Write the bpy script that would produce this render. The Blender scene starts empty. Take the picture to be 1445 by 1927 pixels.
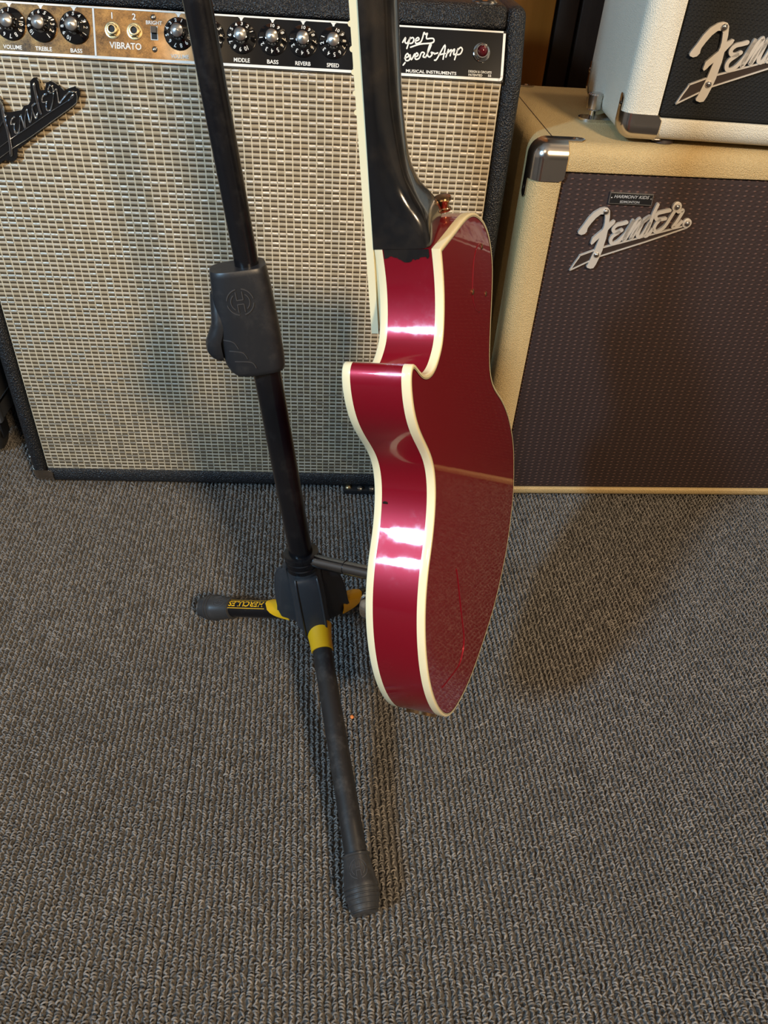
import bpy, bmesh, math, json
import numpy as np
from mathutils import Vector, Matrix
from mathutils.geometry import tessellate_polygon

D = json.loads(r'''{"cam":{"F":1424.82092,"pitch":0.70463,"roll":0.0755,"h":0.73725},"amp":[0.09265,-0.20474,0.89681],"cab":[0.1084,0.17293,0.9201],"logo_F":[[0.0343,0.4163],[0.0349,0.4185],[0.0393,0.4263],[0.0431,0.4341],[0.0482,0.4407],[0.0549,0.4453],[0.0602,0.4467],[0.0642,0.4461],[0.0668,0.4434],[0.0685,0.4361],[0.0691,0.4294],[0.0721,0.4308],[0.0745,0.4325],[0.0766,0.4318],[0.076,0.4288],[0.0718,0.4231],[0.07,0.4203],[0.0704,0.4108],[0.0698,0.4041],[0.0695,0.3961],[0.0678,0.3868],[0.0654,0.3774],[0.0635,0.3732],[0.0596,0.3723],[0.0552,0.3735],[0.0543,0.3753],[0.0557,0.3788],[0.0577,0.3876],[0.0598,0.3958],[0.0608,0.4032],[0.0619,0.4105],[0.0587,0.4071],[0.0561,0.4036],[0.0542,0.4021],[0.0527,0.4035],[0.0534,0.4102],[0.0588,0.416],[0.0634,0.4206],[0.0642,0.424],[0.064,0.4294],[0.0626,0.437],[0.061,0.4391],[0.0566,0.4387],[0.052,0.4344],[0.0479,0.4283],[0.0449,0.4227],[0.0446,0.4208],[0.0447,0.4177],[0.0426,0.4149],[0.0389,0.4136],[0.0352,0.4146]],"logo_bar":[[0.0349,0.3691],[0.0389,0.3783],[0.0425,0.3854],[0.0434,0.3881],[0.0599,0.3952],[0.1629,0.4286],[0.1671,0.4263],[0.1219,0.4079],[0.0682,0.3875],[0.0568,0.3813]],"logo_rims":[[[0.0434,0.3881],[0.0599,0.3952],[0.0689,0.3986],[0.1635,0.4286]],[[0.0349,0.3691],[0.0568,0.3816],[0.0681,0.3878],[0.1219,0.4081],[0.1671,0.4265]],[[0.0349,0.3691],[0.0389,0.3783],[0.0425,0.3854],[0.0434,0.3881]]],"logo_letters":[[[0.091,0.4302],[0.0863,0.4286],[0.08,0.4267],[0.0765,0.4227],[0.078,0.4189],[0.0827,0.4185],[0.0874,0.4209]],[[0.0844,0.4186],[0.0779,0.4128],[0.0769,0.4077],[0.0796,0.4042],[0.0844,0.4057],[0.0889,0.4104],[0.0936,0.4184],[0.0983,0.4323]],[[0.0983,0.4323],[0.095,0.4217],[0.0929,0.4083],[0.0979,0.4196],[0.1011,0.4286],[0.1059,0.4348],[0.1048,0.4276],[0.1019,0.4175],[0.1009,0.4106],[0.1055,0.421],[0.1106,0.4311],[0.1172,0.4377]],[[0.1172,0.4377],[0.1113,0.4328],[0.1091,0.4245],[0.1082,0.4155],[0.1117,0.4134],[0.1152,0.4191],[0.1188,0.4303]],[[0.1228,0.4521],[0.1209,0.4424],[0.1195,0.4281],[0.1173,0.4159],[0.1207,0.416],[0.1245,0.4228]],[[0.1393,0.4461],[0.1328,0.4444],[0.1256,0.442],[0.1242,0.4382],[0.1278,0.4348],[0.1369,0.4364]],[[0.1301,0.4346],[0.1271,0.4295],[0.1264,0.424],[0.1298,0.4202],[0.1339,0.422],[0.1391,0.4278],[0.1433,0.4399],[0.1466,0.4492]],[[0.1471,0.4492],[0.1502,0.4451],[0.1553,0.4467],[0.154,0.4403],[0.1513,0.4326],[0.149,0.427],[0.1525,0.4271],[0.1577,0.4334]]],"logo_dots":[[0.1651,0.4318],[0.1467,0.4506],[0.0622,0.4421],[0.0632,0.3899]],"plate":[[0.063,0.4511],[0.1157,0.4505],[0.1149,0.4636],[0.0627,0.4643]],"head0":[0.03,0.25949,0.93535],"al_back":[[-0.2734,0.4824],[-0.259,0.5129],[-0.2469,0.5266],[-0.237,0.5301],[-0.2326,0.5249],[-0.232,0.5147],[-0.2261,0.515],[-0.2146,0.5174],[-0.2109,0.5218],[-0.206,0.5232],[-0.2024,0.5276],[-0.1992,0.5453],[-0.1956,0.5485],[-0.1924,0.5487],[-0.1904,0.5458],[-0.1906,0.537],[-0.1852,0.5385],[-0.1832,0.5444],[-0.1782,0.5468],[-0.1747,0.5454],[-0.1725,0.5439],[-0.1697,0.5421],[-0.166,0.5382],[-0.161,0.5408],[-0.1549,0.5425],[-0.1504,0.5407],[-0.1496,0.5361],[-0.1523,0.5312],[-0.1568,0.5268],[-0.2282,0.4781],[-0.2311,0.469],[-0.2367,0.4653],[-0.2428,0.4652],[-0.2433,0.4671],[-0.2911,0.4391],[-0.2927,0.4477],[-0.2812,0.4549]],"al_strokes":[[50,[[-0.2378,0.5271],[-0.2349,0.5236],[-0.2342,0.5165],[-0.2346,0.5061],[-0.234,0.4968],[-0.2343,0.488],[-0.2351,0.4797],[-0.2372,0.47]]],[45,[[-0.2702,0.4845],[-0.258,0.5093],[-0.2475,0.5218],[-0.2378,0.5271]]],[26,[[-0.2465,0.4944],[-0.2372,0.5047],[-0.2308,0.5121]]],[26,[[-0.2223,0.5111],[-0.2265,0.5083],[-0.2286,0.5033],[-0.2236,0.5045]]],[26,[[-0.2247,0.5041],[-0.2264,0.4991],[-0.226,0.4947],[-0.2224,0.4961],[-0.2189,0.505],[-0.2162,0.5134]]],[26,[[-0.2162,0.5134],[-0.216,0.5088],[-0.2148,0.5002],[-0.2127,0.509],[-0.2082,0.5195]]],[26,[[-0.2082,0.5195],[-0.2085,0.5128],[-0.208,0.5061],[-0.2033,0.5155],[-0.2019,0.5216],[-0.1975,0.5251]]],[30,[[-0.1975,0.5251],[-0.2018,0.5222],[-0.2022,0.5162],[-0.201,0.5104],[-0.1978,0.5158]]],[44,[[-0.1952,0.5447],[-0.1955,0.535],[-0.1955,0.5243],[-0.1949,0.5141]]],[26,[[-0.1832,0.5344],[-0.1877,0.533],[-0.1903,0.5293],[-0.1899,0.5263],[-0.1847,0.5278]]],[26,[[-0.1861,0.5272],[-0.1877,0.5217],[-0.1869,0.5187],[-0.1834,0.5201],[-0.1787,0.5299],[-0.1766,0.5365]]],[24,[[-0.1766,0.5365],[-0.1806,0.536],[-0.1821,0.5386],[-0.1791,0.5427],[-0.1766,0.5412],[-0.1765,0.5371],[-0.173,0.5401]]],[26,[[-0.173,0.5401],[-0.1731,0.5349],[-0.1733,0.5266],[-0.169,0.5304],[-0.1642,0.5348],[-0.1591,0.5377],[-0.1553,0.5376]]]],"al_rims":[[20,[[-0.2892,0.4505],[-0.2626,0.4688],[-0.2322,0.4886],[-0.2153,0.4985],[-0.1848,0.517],[-0.17,0.5256],[-0.1611,0.5308]]],[20,[[-0.2915,0.4424],[-0.2655,0.4582],[-0.2334,0.4785],[-0.2101,0.4923],[-0.1794,0.5118],[-0.1583,0.5255],[-0.1545,0.5299],[-0.1533,0.5359],[-0.1551,0.5382]]],[52,[[-0.1611,0.5308],[-0.1563,0.5357]]]],"al_px":7e-05,"pan":{"slope":24.5,"zk":0.5675},"super":[[[0.189,0.0328],[0.1919,0.0373],[0.1915,0.0332],[0.1937,0.0322],[0.1966,0.037]],[[0.1969,0.0376],[0.1936,0.0273]],[[0.1963,0.0362],[0.1994,0.0377],[0.2007,0.0359],[0.1993,0.0328],[0.1968,0.0321]],[[0.202,0.0342],[0.206,0.0362],[0.205,0.038],[0.2026,0.036],[0.2031,0.0324],[0.2077,0.0338],[0.2097,0.0377],[0.2111,0.043],[0.2126,0.0414],[0.2147,0.0424],[0.2139,0.0396],[0.2144,0.0374],[0.2181,0.0379],[0.2212,0.0378],[0.222,0.0356],[0.2191,0.0336],[0.2075,0.032],[0.1975,0.0286]],[[0.1904,0.0115],[0.1923,0.0139]],[[0.1918,0.0181],[0.1958,0.0201],[0.1946,0.0226],[0.1924,0.0199],[0.1932,0.0159],[0.1969,0.017],[0.1973,0.0217],[0.1988,0.017],[0.202,0.0225]],[[0.2024,0.0195],[0.2058,0.0216],[0.2044,0.0237],[0.2026,0.0211],[0.2034,0.0177],[0.2071,0.0189],[0.2094,0.0242],[0.2125,0.0238],[0.2111,0.0205],[0.214,0.02]],[[0.214,0.02],[0.2192,0.0316],[0.2175,0.0313],[0.2157,0.0232],[0.218,0.0205],[0.2207,0.0232],[0.2195,0.025],[0.2235,0.0241]],[[0.2232,0.0236],[0.2266,0.0248]],[[0.2235,0.0178],[0.2261,0.0193],[0.234,0.0327],[0.2326,0.0192]],[[0.2277,0.023],[0.2345,0.0247]],[[0.2355,0.0214],[0.2377,0.0285]],[[0.2368,0.0248],[0.2409,0.0286],[0.2399,0.0228]],[[0.2404,0.0256],[0.2443,0.0293],[0.2435,0.0243],[0.2458,0.0247]],[[0.2479,0.0297],[0.2449,0.0194]],[[0.2469,0.0276],[0.2506,0.0312],[0.2526,0.029],[0.2505,0.025],[0.2468,0.0242]]],"g_P0":[0.06648,0.40116,0.16423],"g_M":[[0.27836,-0.20348,-0.93868],[0.95898,0.00439,0.28343],[0.05356,0.97907,-0.19636]],"g_out":[[0.1254,0.3737],[0.157,0.3723],[0.1806,0.3716],[0.199,0.3706],[0.2133,0.3673],[0.2254,0.3629],[0.2396,0.3543],[0.2538,0.3432],[0.2651,0.3269],[0.2689,0.3105],[0.2693,0.2963],[0.2596,0.2729],[0.2486,0.2509],[0.2383,0.2275],[0.2375,0.2125],[0.2414,0.1983],[0.2534,0.1821],[0.2692,0.1657],[0.2825,0.1486],[0.2962,0.129],[0.308,0.1043],[0.3166,0.0739],[0.3153,0.0543],[0.3085,0.017],[0.2939,-0.0044],[0.2643,-0.0313],[0.2544,-0.0374],[0.2312,-0.0471],[0.1945,-0.0592],[0.1591,-0.0598],[0.1229,-0.0591],[0.0821,-0.0545],[0.0558,-0.046],[0.0298,-0.0342],[0.0149,-0.023],[0.0022,-0.0076],[-0.0097,0.0185],[-0.0176,0.0515],[-0.0184,0.0842],[-0.0136,0.1112],[-0.0079,0.1284],[-0.001,0.1437],[0.0078,0.1569],[0.0176,0.1686],[0.0254,0.1754],[0.0372,0.187],[0.0503,0.2058],[0.0556,0.2232],[0.0551,0.2402],[0.0469,0.2583],[0.0388,0.2741],[0.0332,0.2902],[0.0321,0.3062],[0.0343,0.3196],[0.038,0.3263],[0.0423,0.3288],[0.0468,0.3281],[0.0514,0.323],[0.058,0.3141],[0.0674,0.3065],[0.0803,0.3023],[0.092,0.3034],[0.1038,0.3089],[0.1112,0.3147],[0.1223,0.3377],[0.1251,0.3577]],"g_cover":[[0.0805,0.1049],[0.0812,0.0861],[0.08,0.0578],[0.0799,0.0305],[0.0789,0.0146],[0.0715,0.0038],[0.0559,0.0011],[0.0283,0.0161],[0.0068,0.0295]],"g_oval":[[0.2088,0.331],[0.2228,0.3369],[0.2348,0.3345],[0.2502,0.3233],[0.2579,0.3104],[0.2534,0.2984],[0.2432,0.286],[0.2227,0.2807],[0.2105,0.2843],[0.2006,0.2941],[0.1974,0.3085]],"g_screws":[[0.234,0.3315],[0.1974,0.3085],[0.237,0.2885]],"hub":[-0.0693,0.5829,0.09],"footA":[0.0075,0.2991,0.018],"footB":[-0.2075,0.6363,0.018]}''')
SC = bpy.context.scene
COL = SC.collection
PI = math.pi

# ------------------------------------------------------------------ camera
cam_d = D['cam']
cp, sp = math.cos(cam_d['pitch']), math.sin(cam_d['pitch'])
cr_, sr_ = math.cos(cam_d['roll']), math.sin(cam_d['roll'])
fw = Vector((0, cp, -sp)); r0 = Vector((1, 0, 0)); u0 = r0.cross(fw)
rr = r0 * cr_ + u0 * sr_; uu = u0 * cr_ - r0 * sr_
cam = bpy.data.cameras.new('camera'); cam_o = bpy.data.objects.new('camera', cam); COL.objects.link(cam_o)
cam.sensor_fit = 'HORIZONTAL'; cam.sensor_width = 36.0; cam.lens = cam_d['F'] / 1445.0 * 36.0
cam.clip_start = 0.02; cam.clip_end = 50
m3 = Matrix((rr, uu, -fw)).transposed()
cam_o.matrix_world = Matrix.Translation((0, 0, cam_d['h'])) @ m3.to_4x4()
SC.camera = cam_o

# ------------------------------------------------------------------ light
vs = SC.view_settings
vs.view_transform = 'Standard'; vs.look = 'None'; vs.gamma = 1.0; vs.use_curve_mapping = False
vs.exposure = 0.0
w = bpy.data.worlds.new('room_air'); SC.world = w; w.use_nodes = True
w.node_tree.nodes['Background'].inputs[0].default_value = (0.78, 0.87, 1.0, 1)
w.node_tree.nodes['Background'].inputs[1].default_value = 0.80

def area(name, loc, target, size, energy, color, size_y=None):
    l = bpy.data.lights.new(name, 'AREA'); l.energy = energy; l.color = color
    l.size = size
    if size_y: l.shape = 'RECTANGLE'; l.size_y = size_y
    o = bpy.data.objects.new(name, l); COL.objects.link(o); o.location = loc
    o.rotation_euler = (Vector(target) - Vector(loc)).to_track_quat('-Z', 'Y').to_euler()
    return o
area('window_daylight', (-1.58, -1.10, 1.72), (0.0, 0.7, 0.3), 0.17, 60, (0.42, 0.71, 1.0), 0.34)
area('lamp_right', (1.05, -1.30, 1.95), (0.2, 0.8, 0.2), 0.30, 66, (1.0, 0.74, 0.46))
area('ceiling_lamp_behind', (-0.66, -1.45, 2.48), (-0.2, 0.9, 0.4), 0.08, 11, (1.0, 0.70, 0.38))
area('ceiling_lamp_rear', (1.15, 0.95, 2.45), (0.35, 0.8, 0.2), 0.16, 8, (1.0, 0.74, 0.46))

# ------------------------------------------------------------------ materials
def mat(name):
    m = bpy.data.materials.new(name); m.use_nodes = True
    nt = m.node_tree; b = nt.nodes['Principled BSDF']
    return m, nt, b
def setp(b, **k):
    for n, v in k.items():
        n = n.replace('_', ' ')
        b.inputs[n].default_value = (v[0], v[1], v[2], 1) if isinstance(v, tuple) and len(v) == 3 else v
def nd(nt, t, **k):
    n = nt.nodes.new(t)
    for a, v in k.items(): setattr(n, a, v)
    return n
def math_n(nt, op, a, b=None, clamp=False):
    n = nd(nt, 'ShaderNodeMath', operation=op, use_clamp=clamp)
    for i, v in enumerate((a, b)):
        if v is None: continue
        if isinstance(v, (int, float)): n.inputs[i].default_value = v
        else: nt.links.new(v, n.inputs[i])
    return n.outputs[0]
def mixc(nt, fac, a, b, blend='MIX'):
    n = nd(nt, 'ShaderNodeMix', data_type='RGBA', blend_type=blend)
    for s, v in ((n.inputs[0], fac), (n.inputs[6], a), (n.inputs[7], b)):
        if isinstance(v, (int, float)): s.default_value = v
        elif isinstance(v, tuple): s.default_value = (v[0], v[1], v[2], 1)
        else: nt.links.new(v, s)
    return n.outputs[2]
def ramp(nt, src, stops):
    n = nd(nt, 'ShaderNodeValToRGB'); e = n.color_ramp.elements
    e[0].position, e[0].color = stops[0][0], (*stops[0][1], 1)
    e[1].position, e[1].color = stops[-1][0], (*stops[-1][1], 1)
    for p, c in stops[1:-1]:
        x = e.new(p); x.color = (*c, 1)
    nt.links.new(src, n.inputs[0]); return n.outputs[0]
def noise(nt, scale, detail=2, rough=0.5, vec=None, dim='3D'):
    n = nd(nt, 'ShaderNodeTexNoise'); n.inputs['Scale'].default_value = scale
    n.inputs['Detail'].default_value = detail; n.inputs['Roughness'].default_value = rough
    if vec is not None: nt.links.new(vec, n.inputs['Vector'])
    return n.outputs[0]
def objvec(nt, scale=None):
    t = nd(nt, 'ShaderNodeTexCoord').outputs['Object']
    if scale:
        m = nd(nt, 'ShaderNodeMapping'); m.inputs['Scale'].default_value = scale
        nt.links.new(t, m.inputs[0]); return m.outputs[0]
    return t
def bump(nt, b, h, strength, dist):
    n = nd(nt, 'ShaderNodeBump'); n.inputs['Strength'].default_value = strength; n.inputs['Distance'].default_value = dist
    nt.links.new(h, n.inputs['Height']); nt.links.new(n.outputs[0], b.inputs['Normal'])

def simple(name, col, rough=0.5, metal=0.0, **k):
    m, nt, b = mat(name); setp(b, Base_Color=col, Roughness=rough, Metallic=metal, **k); return m

def tolex(name, col, col2, rough, scale, strength, dist, spec=0.5):
    m, nt, b = mat(name); v = objvec(nt)
    vo = nd(nt, 'ShaderNodeTexVoronoi', feature='F1'); vo.inputs['Scale'].default_value = scale
    nz = noise(nt, scale * 0.7, 3, 0.6, v)
    nt.links.new(v, vo.inputs['Vector'])
    h = math_n(nt, 'ADD', math_n(nt, 'MULTIPLY', vo.outputs['Distance'], 0.9), math_n(nt, 'MULTIPLY', nz, 0.8))
    c = mixc(nt, nz, col, col2)
    big = noise(nt, 9, 4, 0.6, v)
    c = mixc(nt, math_n(nt, 'MULTIPLY', big, 0.35), c, (col[0] * .75, col[1] * .72, col[2] * .68))
    nt.links.new(c, b.inputs['Base Color']); setp(b, Roughness=rough)
    b.inputs['Specular IOR Level'].default_value = spec
    bump(nt, b, h, strength, dist); return m

M = {}
M['tolex_black'] = tolex('black_tolex', (0.006, 0.0065, 0.008), (0.022, 0.023, 0.027), 0.33, 640, 1.0, 0.0012)
M['tolex_tan'] = tolex('tan_tolex', (0.50, 0.35, 0.155), (0.71, 0.545, 0.285), 0.58, 850, 1.0, 0.0009, 0.35)
M['tolex_cream'] = tolex('cream_tolex', (0.74, 0.69, 0.55), (0.84, 0.80, 0.68), 0.55, 950, 0.9, 0.0007, 0.35)
M['black_plastic'] = simple('black_plastic', (0.012, 0.012, 0.013), 0.35)
M['black_gloss'] = simple('black_gloss', (0.006, 0.006, 0.007), 0.08, Coat_Weight=1.0, Coat_Roughness=0.03)
M['chrome'] = simple('chrome', (0.75, 0.74, 0.72), 0.10, 1.0)
M['nickel'] = simple('worn_nickel', (0.62, 0.57, 0.52), 0.19, 1.0)
M['alu'] = simple('brushed_aluminium', (0.80, 0.79, 0.77), 0.30, 1.0)
M['gold'] = simple('aged_gold', (0.55, 0.34, 0.18), 0.16, 1.0)
M['badge_metal'] = simple('dull_silver_nameplate', (0.78, 0.73, 0.66), 0.42, 0.45)
M['brass'] = simple('brass', (0.50, 0.41, 0.24), 0.34, 1.0)
M['white'] = simple('white_print', (0.80, 0.80, 0.76), 0.45)
M['grey_print'] = simple('grey_print', (0.42, 0.42, 0.42), 0.45)
M['yellow'] = simple('yellow_plastic', (0.80, 0.43, 0.008), 0.38)
M['red_jewel'] = simple('red_jewel', (0.10, 0.004, 0.01), 0.05, 0.0, Coat_Weight=1.0)
M['purfling'] = simple('dark_purfling', (0.03, 0.02, 0.015), 0.3)
M['dark_slot'] = simple('dark_slot', (0.004, 0.004, 0.004), 0.6)
M['dark_brown'] = simple('dark_brown_enamel', (0.035, 0.022, 0.017), 0.45)
M['orange'] = simple('orange_crumb', (0.75, 0.22, 0.05), 0.6)
M['wood_fret'] = simple('rosewood', (0.03, 0.017, 0.01), 0.45)
M['fret_wire'] = simple('fret_wire', (0.75, 0.72, 0.62), 0.25, 1.0)

def powder(name, col, rough, dust=0.35):
    m, nt, b = mat(name); v = objvec(nt)
    n1 = noise(nt, 45, 5, 0.7, v); n2 = noise(nt, 900, 2, 0.5, v)
    sc = ramp(nt, n1, [(0.52, (0, 0, 0)), (0.75, (1, 1, 1))])
    nt.links.new(mixc(nt, math_n(nt, 'MULTIPLY', sc, dust), col, (0.11, 0.10, 0.09)), b.inputs['Base Color'])
    nt.links.new(math_n(nt, 'ADD', math_n(nt, 'MULTIPLY', n1, 0.25), rough - 0.12), b.inputs['Roughness'])
    bump(nt, b, n2, 0.15, 0.0003); return m
M['tube_black'] = powder('black_enamel_tube', (0.006, 0.006, 0.0075), 0.20, 0.10)
M['rubber'] = powder('scuffed_rubber', (0.032, 0.032, 0.033), 0.32)
M['moulded'] = powder('grey_black_moulding', (0.015, 0.0165, 0.020), 0.40, 0.15)
M['moulded_hub'] = powder('grey_hub_moulding', (0.030, 0.033, 0.038), 0.36, 0.2)
M['mould_edge'] = simple('rubbed_moulding_edge', (0.05, 0.05, 0.053), 0.4)
M['leg_scuffed'] = powder('dusty_black_tube', (0.016, 0.015, 0.015), 0.42)

# candy red lacquer
def lacquer(name, c1, c2, rough, scuffed=False):
    m, nt, b = mat(name); v = objvec(nt)
    n1 = noise(nt, 30, 3, 0.5, v); n2 = noise(nt, 2600, 1, 0.5, v)
    nt.links.new(mixc(nt, n2, c1, c2), b.inputs['Base Color'])
    setp(b, Metallic=0.5, Roughness=rough, Coat_Weight=1.0)
    b.inputs['Coat Roughness'].default_value = 0.035
    if scuffed:
        sc = noise(nt, 22, 5, 0.65, v)
        nt.links.new(ramp(nt, sc, [(0.40, (.035, .035, .035)), (0.52, (.10, .10, .10)), (0.66, (.30, .30, .30))]), b.inputs['Coat Roughness'])
    b.inputs['Coat IOR'].default_value = 1.5
    nb = nd(nt, 'ShaderNodeBump'); nb.inputs['Strength'].default_value = 0.08; nb.inputs['Distance'].default_value = 0.0006
    nt.links.new(n1, nb.inputs['Height']); nt.links.new(nb.outputs[0], b.inputs['Coat Normal'])
    return m
M['red'] = lacquer('candy_red_lacquer', (0.27, 0.0003, 0.010), (0.35, 0.001, 0.020), 0.40)
M['red_scuffed'] = lacquer('scuffed_candy_red_lacquer', (0.27, 0.0003, 0.010), (0.35, 0.001, 0.020), 0.40, True)
M['red_seam'] = lacquer('red_lacquer_edge', (0.36, 0.002, 0.02), (0.40, 0.004, 0.03), 0.35)
def cream():
    m, nt, b = mat('aged_cream_binding'); v = objvec(nt)
    n1 = noise(nt, 22, 4, 0.6, v)
    nt.links.new(mixc(nt, n1, (0.80, 0.70, 0.42), (0.90, 0.84, 0.60)), b.inputs['Base Color'])
    setp(b, Roughness=0.25, Coat_Weight=0.5, Coat_Roughness=0.08); return m
M['cream'] = cream()
def neckm():
    m, nt, b = mat('worn_black_neck'); v = objvec(nt)
    n1 = noise(nt, 26, 5, 0.65, v)
    nt.links.new(mixc(nt, ramp(nt, n1, [(0.45, (0, 0, 0)), (0.8, (1, 1, 1))]), (0.006, 0.0065, 0.008), (0.028, 0.022, 0.017)), b.inputs['Base Color'])
    nt.links.new(math_n(nt, 'ADD', math_n(nt, 'MULTIPLY', n1, 0.35), 0.05), b.inputs['Roughness'])
    setp(b, Coat_Weight=0.6, Coat_Roughness=0.08); return m
M['neck'] = neckm()

# woven silver cloth: 9.0 x 5.9 mm cells, in the amplifier's own coordinates
def silver_cloth():
    m, nt, b = mat('silver_grille_cloth'); v = objvec(nt)
    s = nd(nt, 'ShaderNodeSeparateXYZ'); nt.links.new(v, s.inputs[0])
    wob = math_n(nt, 'MULTIPLY', math_n(nt, 'SUBTRACT', noise(nt, 60, 2, 0.5, v), 0.5), 0.10)
    X = math_n(nt, 'ADD', math_n(nt, 'DIVIDE', s.outputs[0], 0.0090), wob)
    Z = math_n(nt, 'ADD', math_n(nt, 'DIVIDE', s.outputs[2], 0.0059), wob)
    fx = math_n(nt, 'FRACT', X); fz = math_n(nt, 'FRACT', Z)
    th = math_n(nt, 'GREATER_THAN', math_n(nt, 'ABSOLUTE', math_n(nt, 'SUBTRACT', fx, 0.5)), 0.425)   # light vertical thread
    sil = math_n(nt, 'MULTIPLY', math_n(nt, 'GREATER_THAN', fz, 0.58), math_n(nt, 'LESS_THAN', fz, 0.92))
    drk = math_n(nt, 'LESS_THAN', math_n(nt, 'ABSOLUTE', math_n(nt, 'SUBTRACT', fz, 0.20)), 0.125)
    cm = nd(nt, 'ShaderNodeCombineXYZ')
    nt.links.new(math_n(nt, 'FLOOR', X), cm.inputs[0]); nt.links.new(math_n(nt, 'FLOOR', math_n(nt, 'MULTIPLY', Z, 1.0)), cm.inputs[2])
    wn = nd(nt, 'ShaderNodeTexWhiteNoise'); nt.links.new(cm.outputs[0], wn.inputs[0])
    fib = noise(nt, 1, 3, 0.7, objvec(nt, (420, 1, 2600)))
    fv = noise(nt, 1, 2, 0.6, objvec(nt, (2600, 1, 500)))
    tan = mixc(nt, fib, (0.15, 0.108, 0.058), (0.45, 0.35, 0.21))
    dk = mixc(nt, fv, (0.025, 0.016, 0.009), (0.11, 0.078, 0.044))
    silver = mixc(nt, math_n(nt, 'MULTIPLY', fib, wn.outputs[0]), (0.42, 0.345, 0.23), (0.95, 0.94, 0.90))
    c = mixc(nt, sil, mixc(nt, drk, tan, dk), silver)
    c = mixc(nt, math_n(nt, 'MULTIPLY', th, 0.9), c, (0.68, 0.58, 0.40))
    nt.links.new(c, b.inputs['Base Color'])
    spark = math_n(nt, 'MULTIPLY', sil, math_n(nt, 'GREATER_THAN', math_n(nt, 'MULTIPLY', wn.outputs[0], fib), 0.34))
    nt.links.new(math_n(nt, 'MULTIPLY', spark, 0.75), b.inputs['Metallic'])
    nt.links.new(math_n(nt, 'SUBTRACT', 0.62, math_n(nt, 'MULTIPLY', spark, 0.30)), b.inputs['Roughness'])
    hz = math_n(nt, 'SINE', math_n(nt, 'MULTIPLY', math_n(nt, 'SUBTRACT', fz, 0.08), PI))
    h = math_n(nt, 'MAXIMUM', math_n(nt, 'MULTIPLY', hz, math_n(nt, 'ADD', 0.6, math_n(nt, 'MULTIPLY', fib, 0.6))), math_n(nt, 'MULTIPLY', th, 1.1))
    bump(nt, b, h, 0.8, 0.0012); return m
M['silver_cloth'] = silver_cloth()
def dark_cloth(name, base, base2, dot, px, pz, dots):
    m, nt, b = mat(name); v = objvec(nt)
    s = nd(nt, 'ShaderNodeSeparateXYZ'); nt.links.new(v, s.inputs[0])
    X = math_n(nt, 'DIVIDE', s.outputs[0], px); Z = math_n(nt, 'DIVIDE', s.outputs[2], pz)
    fx = math_n(nt, 'SUBTRACT', math_n(nt, 'FRACT', X), 0.5); fz = math_n(nt, 'SUBTRACT', math_n(nt, 'FRACT', Z), 0.5)
    d = math_n(nt, 'ADD', math_n(nt, 'POWER', math_n(nt, 'MULTIPLY', math_n(nt, 'ABSOLUTE', fx), 4.2), 2.0), math_n(nt, 'POWER', math_n(nt, 'MULTIPLY', math_n(nt, 'ABSOLUTE', fz), 4.6), 2.0))
    dm = math_n(nt, 'SUBTRACT', 1.0, d, True)
    n1 = noise(nt, 1, 3, 0.7, objvec(nt, (900, 1, 900)))
    nl = noise(nt, 1, 2, 0.6, objvec(nt, (220, 1, 1500)))
    c = mixc(nt, n1, base, base2)
    c = mixc(nt, math_n(nt, 'MULTIPLY', dm, math_n(nt, 'MULTIPLY', n1, dots)), c, dot)
    nt.links.new(c, b.inputs['Base Color']); setp(b, Roughness=0.75)
    b.inputs['Specular IOR Level'].default_value = 0.35
    # raised basket weave between the dots
    wv = math_n(nt, 'MULTIPLY', math_n(nt, 'SINE', math_n(nt, 'MULTIPLY', X, 2 * PI)), math_n(nt, 'SINE', math_n(nt, 'MULTIPLY', Z, 2 * PI)))
    h = math_n(nt, 'ADD', math_n(nt, 'MULTIPLY', dm, 1.0), math_n(nt, 'ADD', math_n(nt, 'MULTIPLY', nl, 0.7), math_n(nt, 'MULTIPLY', wv, 0.25)))
    bump(nt, b, h, 0.9, 0.0008); return m
M['oxblood_cloth'] = dark_cloth('oxblood_grille_cloth', (0.012, 0.006, 0.0055), (0.050, 0.030, 0.029), (0.26, 0.14, 0.11), 0.0101, 0.0057, 0.9)
M['black_cloth'] = dark_cloth('black_grille_cloth', (0.004, 0.0045, 0.005), (0.017, 0.018, 0.019), (0.03, 0.031, 0.033), 0.0052, 0.0046, 0.7)

def yarn():
    m, nt, b = mat('grey_brown_carpet_yarn'); v = objvec(nt)
    at = nd(nt, 'ShaderNodeAttribute', attribute_name='tone')
    big = noise(nt, 5, 4, 0.6, v); fine = noise(nt, 1500, 2, 0.5, v)
    c = mixc(nt, at.outputs['Fac'], (0.080, 0.074, 0.069), (0.325, 0.300, 0.274))
    c = mixc(nt, math_n(nt, 'MULTIPLY', fine, 0.5), c, (0.10, 0.094, 0.088))
    c = mixc(nt, ramp(nt, big, [(0.45, (0, 0, 0)), (0.75, (0.25, 0.25, 0.25))]), c, (0.12, 0.108, 0.096))
    nt.links.new(c, b.inputs['Base Color']); setp(b, Roughness=0.85)
    b.inputs['Specular IOR Level'].default_value = 0.25
    return m
M['yarn'] = yarn()
M['carpet_back'] = simple('carpet_backing', (0.03, 0.027, 0.025), 0.9)
def plank_m(name, c1, c2, rough=0.35):
    m, nt, b = mat(name)
    g = noise(nt, 1, 6, 0.6, objvec(nt, (60, 60, 2.2)))
    nt.links.new(mixc(nt, g, c1, c2), b.inputs['Base Color']); setp(b, Roughness=rough)
    bump(nt, b, g, 0.3, 0.001); return m
M['plank_honey'] = plank_m('honey_wood', (0.17, 0.052, 0.005), (0.30, 0.105, 0.014))
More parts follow.
